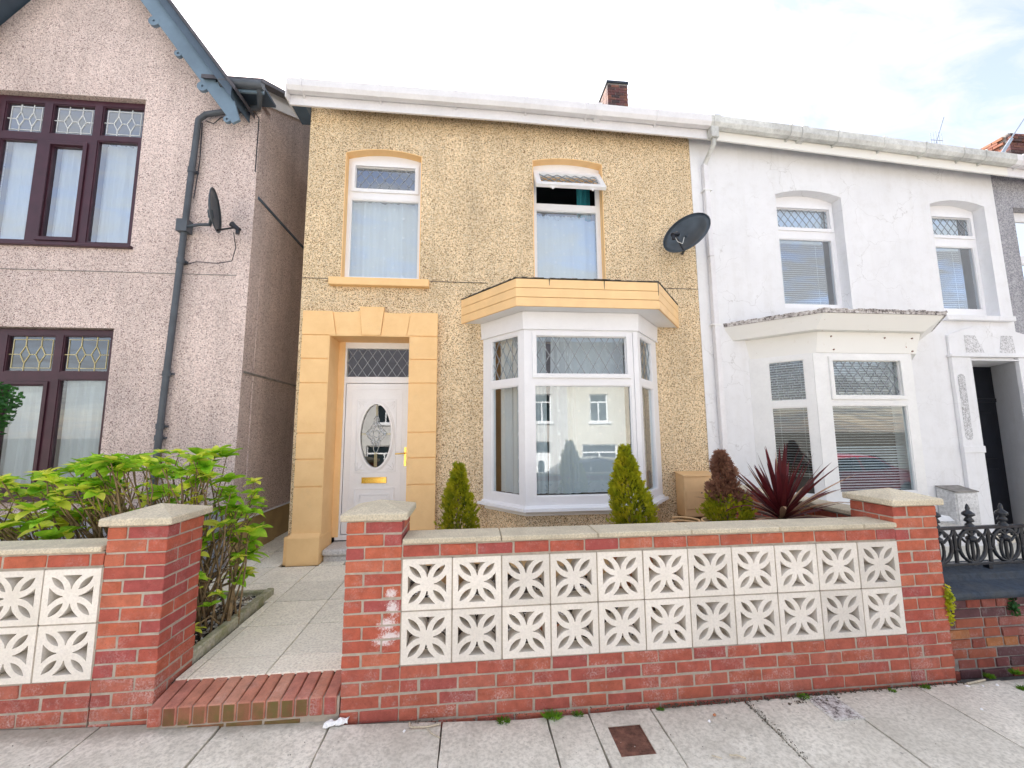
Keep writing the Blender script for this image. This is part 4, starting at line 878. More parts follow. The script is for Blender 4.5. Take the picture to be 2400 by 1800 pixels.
def dish(root, c, nrm, up, r, depth=.05, arm=None, mount=None, squash=.92):
    c = Vector(c); n = Vector(nrm).normalized(); u = (Vector(up) - n * Vector(up).dot(n)).normalized(); v = n.cross(u)
    vs = []; seg = 28; rings_ = 5
    for j in range(rings_ + 1):
        t = j / rings_; 
        for k in range(seg): a = 2 * PI * k / seg; vs.append(c + u * math.cos(a) * r * t + v * math.sin(a) * r * t * squash + n * depth * (t * t - 1))
    fs = [(j * seg + k, j * seg + (k + 1) % seg, (j + 1) * seg + (k + 1) % seg, (j + 1) * seg + k) for j in range(rings_) for k in range(seg)]
    off = len(vs); vs += [p - n * .006 for p in vs]; fs += [tuple(off + i for i in reversed(f)) for f in fs]
    rim = [(rings_ * seg + k, rings_ * seg + (k + 1) % seg, off + rings_ * seg + (k + 1) % seg, off + rings_ * seg + k) for k in range(seg)]
    part('reflector', MB().add(vs, fs + rim, True), 'dish', root)
    part('rim', MB().tube([c + u * math.cos(2 * PI * k / seg) * r + v * math.sin(2 * PI * k / seg) * r * squash for k in range(seg)], .006, 6, True), 'dish', root)
    if arm:
        e = Vector(arm); b = c - u * r * .95; a = part('feed_arm', MB().tube([b, e], .011, 8), 'black', root)
        dirn = (c - e).normalized(); g = MB().tube([e - dirn * .05, e + dirn * .02], .026, 12).tube([e + dirn * .02, e + dirn * .06], [.026, .034], 12)
        s_ = dirn.orthogonal().normalized(); g.tube([e - dirn * .03 - s_ * .0, e - dirn * .03 - Vector((0, 0, .06))], .022, 8); part('receiver', g, 'black', root)
    if mount:
        part('bracket', MB().tube(mount, .018, 8).tube([Vector(mount[-1]), c - n * .05], .03, 8), 'dish', root)
dish(DISH_L, (-2.50, 2.10, 4.19), (.95, .28, .10), (0, .0, 1), .245, .05, arm=(-2.27, 2.10, 4.0), mount=[(-3.0, 2.38, 4.12), (-2.75, 2.25, 4.09), (-2.56, 2.12, 4.03), (-2.54, 2.1, 4.1)])
part('cable', MB().tube([(-2.29, 2.1, 3.94), (-2.31, 2.2, 3.80), (-2.40, 2.3, 3.68), (-2.60, 2.36, 3.67), (-2.85, 2.40, 3.70), (-3.0, 2.42, 3.66)], .005, 6), 'black', DISH_L)
part('clamp', MB().box(-3.07, -2.95, 2.33, 2.44, 4.05, 4.2), 'greypipe', DISH_L)
DISH_R = thing('satellite_dish', 'large dark satellite dish facing the street where the beige house meets the white one', 'satellite dish', (3.1, 2.1, 4.15), 'satellite dishes')
dish(DISH_R, (3.11, 2.06, 4.15), (-.73, -.56, .37), (0, 0, 1), .298, .05, arm=(2.90, 1.95, 4.06), mount=[(3.26, 2.44, 4.05), (3.22, 2.3, 4.05), (3.16, 2.2, 4.09)], squash=1.0)
part('cable', MB().tube([(2.89, 1.93, 4.02), (2.92, 1.93, 3.96), (3.0, 1.96, 3.95), (3.02, 1.95, 4.03)], .004, 6), 'whitelead', DISH_R)

# ------------------------------------------------------------------ white house and the grey one beyond
def white_house():
    h = thing('terraced_house', 'white stucco house with white bay window, venetian blinds and black front door', 'house', (5.9, 2.6, 0))
    w1 = arch(4.70, 5.735, 3.33, 5.0, .085); w2 = arch(7.16, 8.09, 3.27, 4.98, .08)
    bay = rect(4.35, 6.40, .75, 2.75)
    out = [(3.471, .0), (7.42, .0), (7.42, 2.615), (8.30, 2.615), (8.28, ez(8.3) + .22), (3.471, ez(3.471) + .22)]
    facade(h, 'wall', 'stucco', out, [w1, w2, bay], .22)
    part('party_strip', MB(FY(WY)).box(3.455, 3.80, .2, ez(3.6) + .138, .001, .012).box(3.44, 3.95, ez(3.6) + .14, ez(3.6) + .165, .001, .03), 'stucco', h, bevel=.004)
    gutter_run(h, 3.601, 8.25, 'gutter_dirty', 'board_old', [4.75, 5.45, 6.15, 6.8, 7.4, 7.75], [3.68, 4.95])
    part('roof', MB().add([(3.6, 2.15, 5.86), (8.3, 2.15, 5.60), (8.3, 6.9, 8.6), (3.6, 6.9, 8.86), (3.6, 11, 6.0), (8.3, 11, 6.0)], [(0, 1, 2, 3), (3, 2, 5, 4)]), 'slate', h)
    part('interior_room', MB().box(3.6, 8.66, 5.6, 5.7, .1, 5.4).box(3.6, 3.62, 2.69, 5.6, .1, 5.4).box(8.62, 8.66, 2.69, 5.6, .1, 5.4).box(3.6, 8.66, 2.69, 5.6, 5.35, 5.4).box(3.6, 8.66, 2.69, 5.6, 3.0, 3.1).box(3.6, 7.3, 2.69, 5.6, .05, .1), 'room', h)
    F = FY(2.60)
    window(h, F, arch(4.706, 5.73, 3.32, 4.995, .083), [(4.80, 5.655, 4.575, 4.885, True, 'd'), (4.77, 5.675, 3.43, 4.42, False, None)], 'pvc', 'glass_up', label='arched upper window above the bay canopy', lat=dict(sp=.115))
    window(h, F, arch(7.166, 8.084, 3.26, 4.975, .078), [(7.26, 8.01, 4.565, 4.865, True, 'd'), (7.23, 8.03, 3.42, 4.40, False, None)], 'pvc', 'glass_up', label='arched upper window over the black door', lat=dict(sp=.115))
    for p in (w1, w2): reveal(h, p, 'stucco', d=.15)
    part('window_sill', MB(FY(WY)).box(7.11, 8.22, 3.19, 3.262, -.15, .08), 'stucco', h, bevel=.006)
    F = FY(2.70)
    blind(F, 4.79, 5.58, 3.43, 4.40, 0, 'closed pale blind in the arched window above the white bay')
    blind(F, 7.25, 7.86, 3.42, 4.38, 0, 'pale blind in the arched window above the black door')
    g = MB(F).box(4.79, 5.66, 4.56, 4.90, -.02, .0); part('light_curtain', g, 'net', h)
    g = MB(F).box(7.24, 7.93, 4.56, 4.90, -.02, .0); part('light_curtain', g, 'net', h)
    # bay
    P0 = [(3.78, 2.449), (4.545, 1.69), (6.15, 1.69), (6.91, 2.449)]; P1 = [(3.90, 2.449), (4.53, 1.80), (5.99, 1.80), (6.64, 2.449)]
    b = part('bay_window', MB().prism(P1, 2.855, P0, 3.03), 'board_old', h)
    Pt = [(3.77, 2.449), (4.54, 1.675), (6.165, 1.675), (6.93, 2.449)]
    part('canopy_lead', MB().prism(Pt, 3.032, Pt, 3.075), 'peelfelt', b)
    g = MB()
    for i in range(3):
        a, c = Pt[i], Pt[i + 1]; n = 22
        for j in range(n):
            t0, t1 = j / n, (j + 1.15) / n; zz = 3.072 + rnd.uniform(0, .016); q = [(a[0] + (c[0] - a[0]) * t + dx, a[1] + (c[1] - a[1]) * t + dy) for t, dx, dy in ((t0, 0, -.006), (t1, 0, -.006), (t1, .03, .10), (t0, .03, .10))]; g.prism(q, 3.06, q, zz)
    part('felt_edge', g, 'peelfelt', b)
    Q0 = [(4.08, 2.449), (4.64, 1.90), (6.05, 1.90), (6.60, 2.449)]; Q1 = [(4.13, 2.449), (4.63, 1.935), (6.0, 1.935), (6.54, 2.449)]
    part('fascia_board', MB().prism(Q1, 2.60, Q0, 2.854), 'board_old', b)
    for x, z in ((4.82, 2.80), (4.86, 2.64), (5.55, 2.79), (5.93, 2.79), (5.94, 2.63)): part('rust_spot', MB(FY(1.90)).plate(ell(x, z, .009, .009, 8), [], -.04, .003 if z > 2.7 else -.018), 'rust', b)
    Bp = [(4.11, 2.449), (4.585, 1.94), (5.93, 1.94), (6.45, 2.449)]
    part('bay_base', MB().prism(Bp, 0, Bp, .74), 'stucco', b)
    Bs = [(4.05, 2.449), (4.56, 1.89), (5.96, 1.89), (6.52, 2.449)]
    part('window_sill', MB().prism(Bs, .742, Bs, .80), 'pvc_old', b)
    window(b, frame(4.585, 1.94), rect(0, 1.345, .80, 2.598), [(.235, 1.165, 2.065, 2.51, True, 'd'), (.19, 1.21, .91, 1.95, False, None)], 'pvc_old', name='casement', lat=dict(sp=.12, slope=1.35, w=.008))
    window(b, frame(4.11, 2.449, 0, .475, -.509), rect(0, .69, .80, 2.598), [(.215, .60, 2.02, 2.53, False, 'd'), (.215, .60, .88, 1.94, False, None)], 'pvc_old', name='casement', lat=dict(sp=.12, slope=1.35, w=.008))
    window(b, frame(5.93, 1.94, 0, .52, .509), rect(0.0, .727, .80, 2.598), [(.12, .62, 2.02, 2.53, False, 'd'), (.12, .62, .88, 1.94, False, None)], 'pvc_old', name='casement', lat=dict(sp=.12, slope=1.35, w=.008))
    blind(frame(4.585, 2.07), .16, 1.26, .88, 2.52, 0, 'venetian blind across the wide front light of the white bay', open_above=1.45)
    blind(frame(4.20, 2.53, 0, .475, -.509), .17, .66, 1.05, 2.54, 0, 'venetian blind ending short of the sill in the narrow left light of the white bay', open_above=0)
    # downpipe
    g = MB().box(3.60, 3.705, 2.13, 2.225, ez(3.65) - .04, ez(3.65) + .115)
    g.tube([(3.655, 2.18, ez(3.65)), (3.655, 2.19, 5.50), (3.64, 2.375, 5.36), (3.64, 2.395, 5.28)], .036, 4)
    part('downpipe_head', g, 'gutter_dirty', h, bevel=.004)
    part('downpipe', MB().box(3.602, 3.674, 2.362, 2.43, 4.0, 5.34).box(3.606, 3.678, 2.362, 2.43, .2, 3.995), 'gutter', h, bevel=.005)
    for z in (4.95, 3.05, 1.2): part('pipe_clip', MB().box(3.575, 3.70, 2.355, 2.438, z - .008, z + .008), 'pvc_old', h)
    # door and its stucco surround
    part('door_surround', MB(FY(WY)).box(7.12, 7.421, .1, 2.66, .001, .05).box(8.199, 8.50, .1, 2.66, .001, .05).box(7.10, 8.52, 2.662, 2.70, .001, .07)
         .plate([(7.13, 2.705), (8.50, 2.705), (8.50, 2.98), (8.2, 3.06), (7.95, 3.12), (7.60, 3.12), (7.36, 3.06), (7.13, 2.98)], [], .001, .03).box(7.10, 7.44, 1.33, 1.42, .0505, .065).box(8.19, 8.52, 1.33, 1.42, .0505, .065), 'stucco', h, bevel=.004)
    part('decorative_panel', MB(FY(WY)).plate([(7.39, 2.73), (7.68, 2.73), (7.56, 2.98), (7.39, 2.98)], [], .03, .036), 'stucco_rough', h); part('decorative_panel', MB(FY(WY)).plate([(7.93, 2.73), (8.19, 2.73), (8.17, 2.98), (7.99, 2.98)], [], .03, .036), 'stucco_rough', h)
    part('decorative_panel', MB(FY(WY)).plate([(7.225 + .055 * math.cos(t), (2.36 if t < PI else 1.56) + .06 * math.sin(t)) for t in [i * PI / 8 for i in range(17)]], [], .05, .056), 'stucco_rough', h)
    part('door_reveal', MB().box(7.421, 7.43, 2.40, 2.9, .1, 2.615).prism([(8.20, 2.449), (8.62, 2.449), (8.62, 2.95), (8.52, 2.95)], .1, [(8.20, 2.449), (8.62, 2.449), (8.62, 2.95), (8.52, 2.95)], 2.614).prism([(7.43, 2.40), (8.199, 2.40), (8.52, 2.98), (7.43, 2.98)], 2.6142, [(7.43, 2.40), (8.199, 2.40), (8.52, 2.98), (7.43, 2.98)], 2.63), 'stucco', h)
    D = FY(2.95)
    d = part('front_door', MB(D).box(7.40, 8.56, .1, 2.62, -.06, 0), 'black', h)
    part('panel_moulding', MB(D).box(7.5, 8.5, 2.06, 2.12, .0, .03).box(7.6, 7.95, 1.2, 1.9, .0, .015).box(8.02, 8.40, 1.2, 1.9, .0, .015).box(7.6, 7.95, .3, 1.05, .0, .015).box(8.02, 8.40, .3, 1.05, .0, .015), 'black', d, bevel=.006)
    return h
H3 = white_house()
def grey_house():
    h = thing('terraced_house', 'grey roughcast house at the far right edge, only a strip beside the white one', 'house', (10, 2.6, 0))
    w = rect(8.58, 9.6, 3.4, 4.99)
    facade(h, 'wall', 'dash_grey', [(8.63, 0), (13, 0), (13, ez(13) + .2), (8.282, ez(8.3) + .22), (8.302, 2.64), (8.63, 2.64)], [w], .22)
    window(h, FY(2.58), rect(8.586, 9.594, 3.4, 4.985), [(8.68, 9.5, 4.28, 4.86, False, None), (8.68, 9.5, 3.5, 4.16, False, None)], 'pvc', 'glass_up')
    part('interior_room', MB().box(8.68, 10, 3.5, 3.6, 3, 5.2), 'net', h)
    gutter_run(h, 8.251, 13, 'gutter', 'gutter', [8.35, 8.6, 9.1, 9.8], [])
    part('roof', MB().add([(8.3, 2.15, 5.6), (13, 2.15, 5.3), (13, 6.9, 8.3), (8.3, 6.9, 8.6)], [(0, 1, 2, 3)]), 'slate', h)
    # chimney stack, laid brick by brick, pointing up over the roof
    c = part('chimney', MB().box(14.612, 15.2, 6.052, 7.1, 7.6, 9.47), 'mortar_dark', h)
    for k in range(19):
        z = 8.05 + k * .075; x = 14.6; first = .215 if k % 2 else .1025; cor = -.04 if k > 15 else 0
        while x < 15.15: brk(c, 'brick_chim', x + first / 2, 6.09 + cor, z, L=round(first, 3)); x += first + .01; first = .215
        y = 6.15 + (.11 if k % 2 else 0)
        while y < 7.0: brk(c, 'brick_warm', 14.65 + cor, y + .1075, z, rz=PI / 2); y += .225
    return h
H4 = grey_house()
# television aerials
def aerial(base, tip, label, cross=True, w=.18):
    t = thing('tv_aerial', label, 'aerial', base, 'television aerials'); b, e = Vector(base), Vector(tip)
    part('mast', MB().tube([b, e], .014, 6), 'silver', t)
    if cross:
        g = MB(); c = b + (e - b) * .22
        for k in range(5): x = (k - 2) * .09; g.tube([c + Vector((x, 0, -.28 + .03 * abs(k - 2))), c + Vector((x, 0, .28 - .03 * abs(k - 2)))], .006, 5)
        g.tube([c + Vector((-.2, 0, 0)), c + Vector((.2, 0, 0))], .009, 5).tube([c + Vector((-.2, 0, -.2)), c + Vector((.2, 0, -.2))], .006, 5); part('aerial_grid', g, 'silver', t)
    return t
aerial((13.65, 7, 9.72), (14.08, 7, 10.68), 'thin television aerial with a small grid above the white house roof')
t = aerial((12.5, 5, 7.85), (13.45, 5, 9.0), 'slanting pole and clamp in front of the far brick chimney', False)
part('clamp', MB().tube([(12.6, 5, 7.95), (12.95, 5, 8.38)], .035, 8), 'silver', t)

# ------------------------------------------------------------------ meter cabinets
def meter(x0, x1, yf, z0, zf, zb, label, mat, leg):
    t = thing('meter_box', label, 'meter box', ((x0 + x1) / 2, 2.3, z0)); 
    g = MB().add([(x, y, z) for x in (x0, x1) for y, z in ((yf, z0), (2.445, z0 + .0), (2.445, zb), (yf, zf))], [(0, 1, 2, 3), (4, 5, 6, 7), (0, 1, 5, 4), (1, 2, 6, 5), (2, 3, 7, 6), (3, 0, 4, 7)])
    part('cabinet', g, mat, t, bevel=.008)
    F = FY(yf); w = x1 - x0
    part('cabinet_door', MB(F).box(x0 + .02, x1 - .02, z0 + .09 if leg else z0 + .02, zf - .17 if leg else zf - .015, .001, .007), mat, t, bevel=.003)
    part('lock', MB(F).plate(ell(x0 + w * .52, zf - .195 if leg else zf - .2, .008, .008, 8), [], .007, .010), 'black', t)
    part('lid', MB().add([(x, y, z + dz) for x in (x0 - .008, x1 + .008) for y, z in ((yf - .012, zf), (2.44, zb)) for dz in (.0, .012)], [(0, 1, 3, 2), (4, 6, 7, 5), (0, 2, 6, 4), (1, 5, 7, 3), (0, 4, 5, 1), (2, 3, 7, 6)]), mat if leg else 'mortar_dark', t)
    if leg: part('cable_duct', MB().box(x0 + .05, x0 + .10, yf + .05, yf + .12, .2, z0).box(x0 + .12, x1 - .03, yf + .04, 2.43, .2, z0 - .03), 'tan_base' if leg else mat, t)
    return t
meter(2.99, 3.41, 2.235, .62, 1.10, 1.135, 'peach-painted gas meter cabinet on the beige wall between bay window and brown conifer', 'peachpot', True)
meter(6.66, 7.0, 2.225, .42, .835, .885, 'white meter cabinet with a grey stained lid on the white house wall', 'cabinet_grey', False)
solo('garden_hose', MB().tube([(2.72 + .16 * math.cos(a * .7), 1.75 + .13 * math.sin(a * .7), .62 + .004 * a) for a in range(22)], .011, 6), 'peachpot', 'loop of beige hose lying at the foot of the meter cabinet', 'hose', base=(2.72, 1.75, .62))

# ------------------------------------------------------------------ low wall with iron railing in front of the white house
def railing_wall():
    w = thing('low_wall', 'old dark brick wall of irregular bricks with black painted stone coping', 'garden wall', (4.8, .2, 0))
    part('mortar', MB().box(3.632, 6.5, .088, .33, -.1, .462), 'mortar_dark', w)
    for k in range(8):
        z = -.06 + k * .066; x = 3.64 + rnd.uniform(-.0, .02)
        while x < 6.45:
            L = rnd.choice((.10, .215, .19, .13, .21, .105, .16))
            if k == 1 and 3.65 < x < 3.72 or (k == 2 and 3.88 < x < 3.98): x += .11; continue
            o = brk(w, 'brick_old', x + L / 2, .08 + .05 + rnd.uniform(-.006, .004), z + .033, L=L, H=.056); x += L + .014
    pc = [(0.035, .475), (.015, .50), (.02, .53), (.16, .56), (.17, .60), (.36, .63), (.36, .475)]
    n = len(pc); vs = [(x, y, z) for x in (3.63, 6.5) for y, z in pc]
    part('coping_stone', MB().add(vs, [tuple(range(n)), tuple(range(n, 2 * n))] + [(i, (i + 1) % n, n + (i + 1) % n, n + i) for i in range(n)]), 'darkstone', w, bevel=.006)
    r = thing('iron_railing', 'black ornate cast iron railing with spear finials on the old brick wall', 'railing', (4.9, .22, .62))
    y = .24
    part('rail', MB().box(3.72, 6.5, y - .014, y + .014, .895, .92), 'iron', r, bevel=.003); part('rail', MB().box(3.72, 6.5, y - .014, y + .014, .635, .655), 'iron', r, bevel=.003)
    for k in range(9):
        x = 3.78 + k * .29
        part('finial', MB().lathe([(.0, 1.085), (.008, 1.075), (.014, 1.05), (.012, 1.035), (.036, 1.015), (.038, 1.0), (.016, .985), (.026, .97), (.03, .955), (.014, .945), (.026, .93), (.03, .915)], x + .12, y, 12), 'iron', r)
        g = MB()
        E2 = lambda cx, cz, a, b: [(cx + a * math.cos(2 * PI * i / 18), y, cz + b * math.sin(2 * PI * i / 18)) for i in range(18)]
        g.tube(E2(x + .12, .775, .115, .12), .013, 6, True).tube(E2(x + .12, .745, .045, .088), .011, 6, True)
        g.tube([(x + .12, y, .655), (x + .12, y, .895)], .012, 6).tube([(x - .025, y, .655), (x - .025, y, .895)], .014, 6)
        g.lathe([(.012, .80), (.03, .812), (.034, .825), (.03, .838), (.012, .85)], x + .12, y, 8).lathe([(.012, .74), (.024, .75), (.012, .762)], x - .025, y, 8)
        for s_ in (-1, 1):
            g.tube([(x + .12, y, .845), (x + .12 + s_ * .035, y, .875), (x + .12 + s_ * .065, y, .865), (x + .12 + s_ * .07, y, .84)], .010, 6)
            g.tube([(x + .12 + s_ * .05, y, .80), (x + .12 + s_ * .085, y, .83), (x + .12 + s_ * .125, y, .86), (x + .12 + s_ * .14, y, .895)], .009, 6)
        part('scrollwork', g, 'iron', r)
    for x in (4.30, 5.6): part('stay', MB().box(x - .015, x + .015, y - .02, y + .02, .58, .64), 'iron', r)
railing_wall()
pst = thing('garden_post', 'white post with a wide flat cap between the brick pillar and the white meter cabinet', 'post', (4.72, 1.1, .1))
part('shaft', MB().box(4.62, 4.82, 1.0, 1.2, .1, .79), 'pvc_old', pst, bevel=.006); part('cap', MB().prism(rect(4.50, 4.95, .93, 1.3), .792, rect(4.52, 4.93, .95, 1.28), .83).prism(rect(4.54, 4.90, .97, 1.26), .8302, rect(4.66, 4.78, 1.08, 1.16), .90), 'pvc_old', pst)
struct('white_house_yard', MB().box(3.62, 13, .34, 2.5, -.29, .10), 'slab')

# ------------------------------------------------------------------ the street behind the camera (mirrored in the glass)
def opposite():
    specs = [(-11, -5.6, 'cream', 'cream rendered house across the street mirrored in the far left windows'), (-5.6, -.2, 'greyrender', 'grey rendered house across the street mirrored in the brown windows'), (-.2, 5.2, 'greyrender', 'pale grey house across the street mirrored in the beige bay window'),
             (5.2, 10.6, 'cream', 'cream house across the street mirrored at the right side of the beige bay'), (10.6, 16, 'cream', 'cream house across the street mirrored in the white bay blinds')]
    Y = -13.6; F = Matrix(((-1, 0, 0, 0), (0, 0, 1, Y), (0, 1, 0, -1.55), (0, 0, 0, 1)))
    for i, (a, b, m, lab) in enumerate(specs):
        h = thing('terraced_house', lab, 'house', ((a + b) / 2, Y, 0), group='houses mirrored from across the street')
        A, B = -b, -a
        wx = [rect(A + .8, A + 1.75, 3.7, 5.1), rect(A + 3.3, A + 4.25, 3.7, 5.1)]; d = rect(A + .9, A + 1.8, .21, 2.75); by = rect(A + 2.9, A + 4.7, .9, 2.6)
        part('wall', MB(F).plate(rect(A, B, -.3, 5.95), wx + [by, [(A + .9, .21), (A + 1.8, .21), (A + 1.8, 2.75), (A + .9, 2.75)]], -.25, 0), m, h)
        part('roof', MB(F).add([(A, 5.9, .3), (B, 5.9, .3), (B, 8.8, -4.5), (A, 8.8, -4.5)], [(0, 1, 2, 3)]), 'slate', h)
        part('gutter', MB(F).box(A, B, 5.78, 5.98, .22, .34), 'pvc', h)
        for r_ in wx + [by]:
            (a0, b0), (a1, _), (_, b1), _ = r_
            w = part('window', MB(F).plate(r_, [rect(a0 + .07, (a0 + a1) / 2 - .03, b0 + .07, b1 - .45), rect((a0 + a1) / 2 + .03, a1 - .07, b0 + .07, b1 - .45), rect(a0 + .07, a1 - .07, b1 - .38, b1 - .07)], -.16, -.10), 'pvc', h)
            part('pane', MB(F).box(a0, a1, b0, b1, -.19, -.165), 'carglass', w)
            part('window_sill', MB(F).box(a0 - .1, a1 + .1, b0 - .09, b0 - .01, -.1, .08), 'pvc', w)
        dr = part('front_door', MB(F).box(A + .9, A + 1.8, .21, 2.2, -.2, -.14), 'pvc', h)
        part('pane', MB(F).plate(arch(A + 1.2, A + 1.5, .95, 1.7, .14), [], -.14, -.13).box(A + .97, A + 1.73, 2.27, 2.68, -.19, -.13), 'carglass', dr)
    struct('far_pavement', MB().box(-60, 60, -13.7, -9.6, -2, -1.38), 'pave')
opposite()
def car(x0, length, yc, mat, glabel, flip=1):
    t = thing('parked_car', glabel, 'car', (x0 + length / 2, yc, -.13), 'cars parked in the street'); z0 = -.33
    prof = [(0, .45), (.01, .75), (.06, .86), (.22, .94), (.36, 1.28), (.50, 1.34), (.64, 1.30), (.74, 1.03), (.93, .86), (.99, .66), (1, .42)]
    n = 7; vs = []; k = len(prof)
    for j in range(n + 1):
        s_ = j / n * 2 - 1
        for (u, z) in prof:
            taper = 1 - .28 * max(0, (z - .86) / .5); yy = s_ * .86 * taper; zz = z - .05 * abs(s_) ** 4 * (1 if z > .6 else 0); vs.append((x0 + length * u, yc + yy, z0 + zz))
    # bottom
    fs = [(j * k + i, j * k + i + 1, (j + 1) * k + i + 1, (j + 1) * k + i) for j in range(n) for i in range(k - 1)]
    side = [tuple(range(k)), tuple(range(n * k, n * k + k))]
    g = MB().add(vs, fs, True); g.add([v for v in vs[:k]] + [(x0, yc - .86, z0 + .2), (x0 + length, yc - .86, z0 + .2)] + vs[n * k:] + [(x0, yc + .86, z0 + .2), (x0 + length, yc + .86, z0 + .2)],
                                      [(k,) + tuple(range(k)) + (k + 1,), (2 * k + 2,) + tuple(range(k + 2, 2 * k + 2)) + (2 * k + 3,)])
    bd = part('body', g, mat, t)
    for sy in (-1, 1):
        q = [(u, z) for u, z in ((.25, .93), (.37, 1.22), (.49, 1.27), (.49, .93))]; q2 = [(.51, .93), (.51, 1.27), (.63, 1.23), (.71, .98)]
        for r_ in (q, q2):
            part('window', MB().add([(x0 + length * u, yc + sy * (.868 * (1 - .28 * max(0, (z - .86) / .5)) + .006), z0 + z) for u, z in r_], [(0, 1, 2, 3)]), 'carglass', t)
    part('windscreen', MB().add([(x0 + length * u, yc + s_ * w, z0 + z + .008) for u, z, w in ((.73, 1.05, .72), (.65, 1.29, .62)) for s_ in (-1, 1)], [(0, 1, 3, 2)]), 'carglass', t)
    part('rear_window', MB().add([(x0 + length * u - .01, yc + s_ * w, z0 + z) for u, z, w in ((.235, .97, .72), (.35, 1.26, .62)) for s_ in (-1, 1)], [(0, 1, 3, 2)]), 'carglass', t)
    for u in (.19, .80):
        for sy in (-1, 1):
            x = x0 + length * u; wh = part('wheel', MB().tube([(x, yc + sy * .70, z0 + .31), (x, yc + sy * .87, z0 + .31)], .31, 24), 'rubber', t); part('rim', MB().tube([(x, yc + sy * .86, z0 + .31), (x, yc + sy * .878, z0 + .31)], .2, 16), 'silver', wh)
    for sy in (-1, 1): part('headlight', MB().box(x0 + length * .955, x0 + length * .992, yc + sy * .6 - .15, yc + sy * .6 + .15, z0 + .62, z0 + .76), 'silver', t)
car(1.6, 4.1, -4.15, 'carblue', 'dark blue car across the street front, seen only as a reflection in the bay window')
car(8.6, 4.1, -4.2, 'carred', 'red car seen only as a reflection in the left light of the white bay')
# ------------------------------------------------------------------ plants, pots, gravel
def stones(mb, n, fx, fy, z, r0, r1, reject=None, seed=1, pile=.02):
    r = random.Random(seed); O = [(1, 0, 0), (-1, 0, 0), (0, 1, 0), (0, -1, 0), (0, 0, 1), (0, 0, -1)]; Fc = [(0, 2, 4), (2, 1, 4), (1, 3, 4), (3, 0, 4), (2, 0, 5), (1, 2, 5), (3, 1, 5), (0, 3, 5)]
    for _ in range(n):
        x, y = r.uniform(*fx), r.uniform(*fy)
        if reject and reject(x, y): continue
        s = r.uniform(r0, r1); a = r.uniform(0, 6.3); ca, sa = math.cos(a), math.sin(a); e = (s * r.uniform(.8, 1.5), s * r.uniform(.6, 1), s * r.uniform(.45, .8)); zz = z + r.uniform(0, pile); vs = []
        for p in O:
            q = [p[i] * e[i] * r.uniform(.8, 1.15) + r.uniform(-.15, .15) * s for i in range(3)]; vs.append((x + q[0] * ca - q[1] * sa, y + q[0] * sa + q[1] * ca, zz + q[2]))
        mb.add(vs, Fc)
g = MB(); stones(g, 5200, (-.25, 3.38), (.12, 1.9), .135, .009, .019, None, 3)
solo('gravel', g, 'gravel', 'mixed white and brown gravel covering the front garden behind the block wall', 'gravel', kind='stuff')
g = MB(); stones(g, 2600, (-2.6, -1.41), (.42, 1.5), .205, .009, .018, lambda x, y: y > 1.50 or x < -2.6, 4)
solo('gravel', g, 'gravel', 'brown and grey gravel under the hydrangea inside the mossy edging', 'gravel', kind='stuff')
struct('flower_bed', MB().box(-6, -1.42, .16, 1.55, .12, .20), 'soil')
e = thing('bed_edging', 'mossy concrete edging strip between the gravel bed and the path', 'edging', (-1.38, .9, .2))
part('edging_stone', MB().box(-1.425, -1.365, .395, .93, .16, .262), 'kerbmoss', e, bevel=.008); part('edging_stone', MB().box(-1.425, -1.365, .934, 1.50, .16, .265), 'kerbmoss', e, bevel=.008); part('edging_stone', MB().box(-2.3, -1.426, 1.45, 1.50, .16, .255), 'kerbmoss', e, bevel=.008)
def pot(x, y, z0, z1, r, mat, label):
    t = thing('plant_pot', label, 'pot', (x, y, z0), 'pots in the front garden'); h = z1 - z0
    part('pot_body', MB().lathe([(0.001, z0), (r * .72, z0), (r * .95, z1 - .05), (r * .95, z1 - .045), (r * 1.04, z1 - .045), (r * 1.04, z1), (r * .94, z1), (r * .9, z1 - .06)], x, y, 26), mat, t)
    part('potting_soil', MB().lathe([(.001, z1 - .028), (r * .93, z1 - .032)], x, y, 16), 'soil', t); return t
pot(.305, .9, .13, .835, .165, 'peachpot', 'tall peach pot holding the small golden conifer nearest the door')
pot(1.795, .9, .13, .80, .19, 'terracotta', 'orange terracotta pot holding the taller golden conifer in front of the bay')
pot(2.67, .9, .13, .86, .21, 'peachpot', 'peach pot holding the half-brown conifer by the meter cabinet')
pot(3.04, .72, .13, .80, .17, 'terracotta', 'orange terracotta pot holding the burgundy spiky plant')
pot(.95, .42, .13, .34, .12, 'terracotta', 'small empty terracotta pot on the gravel behind the block wall')
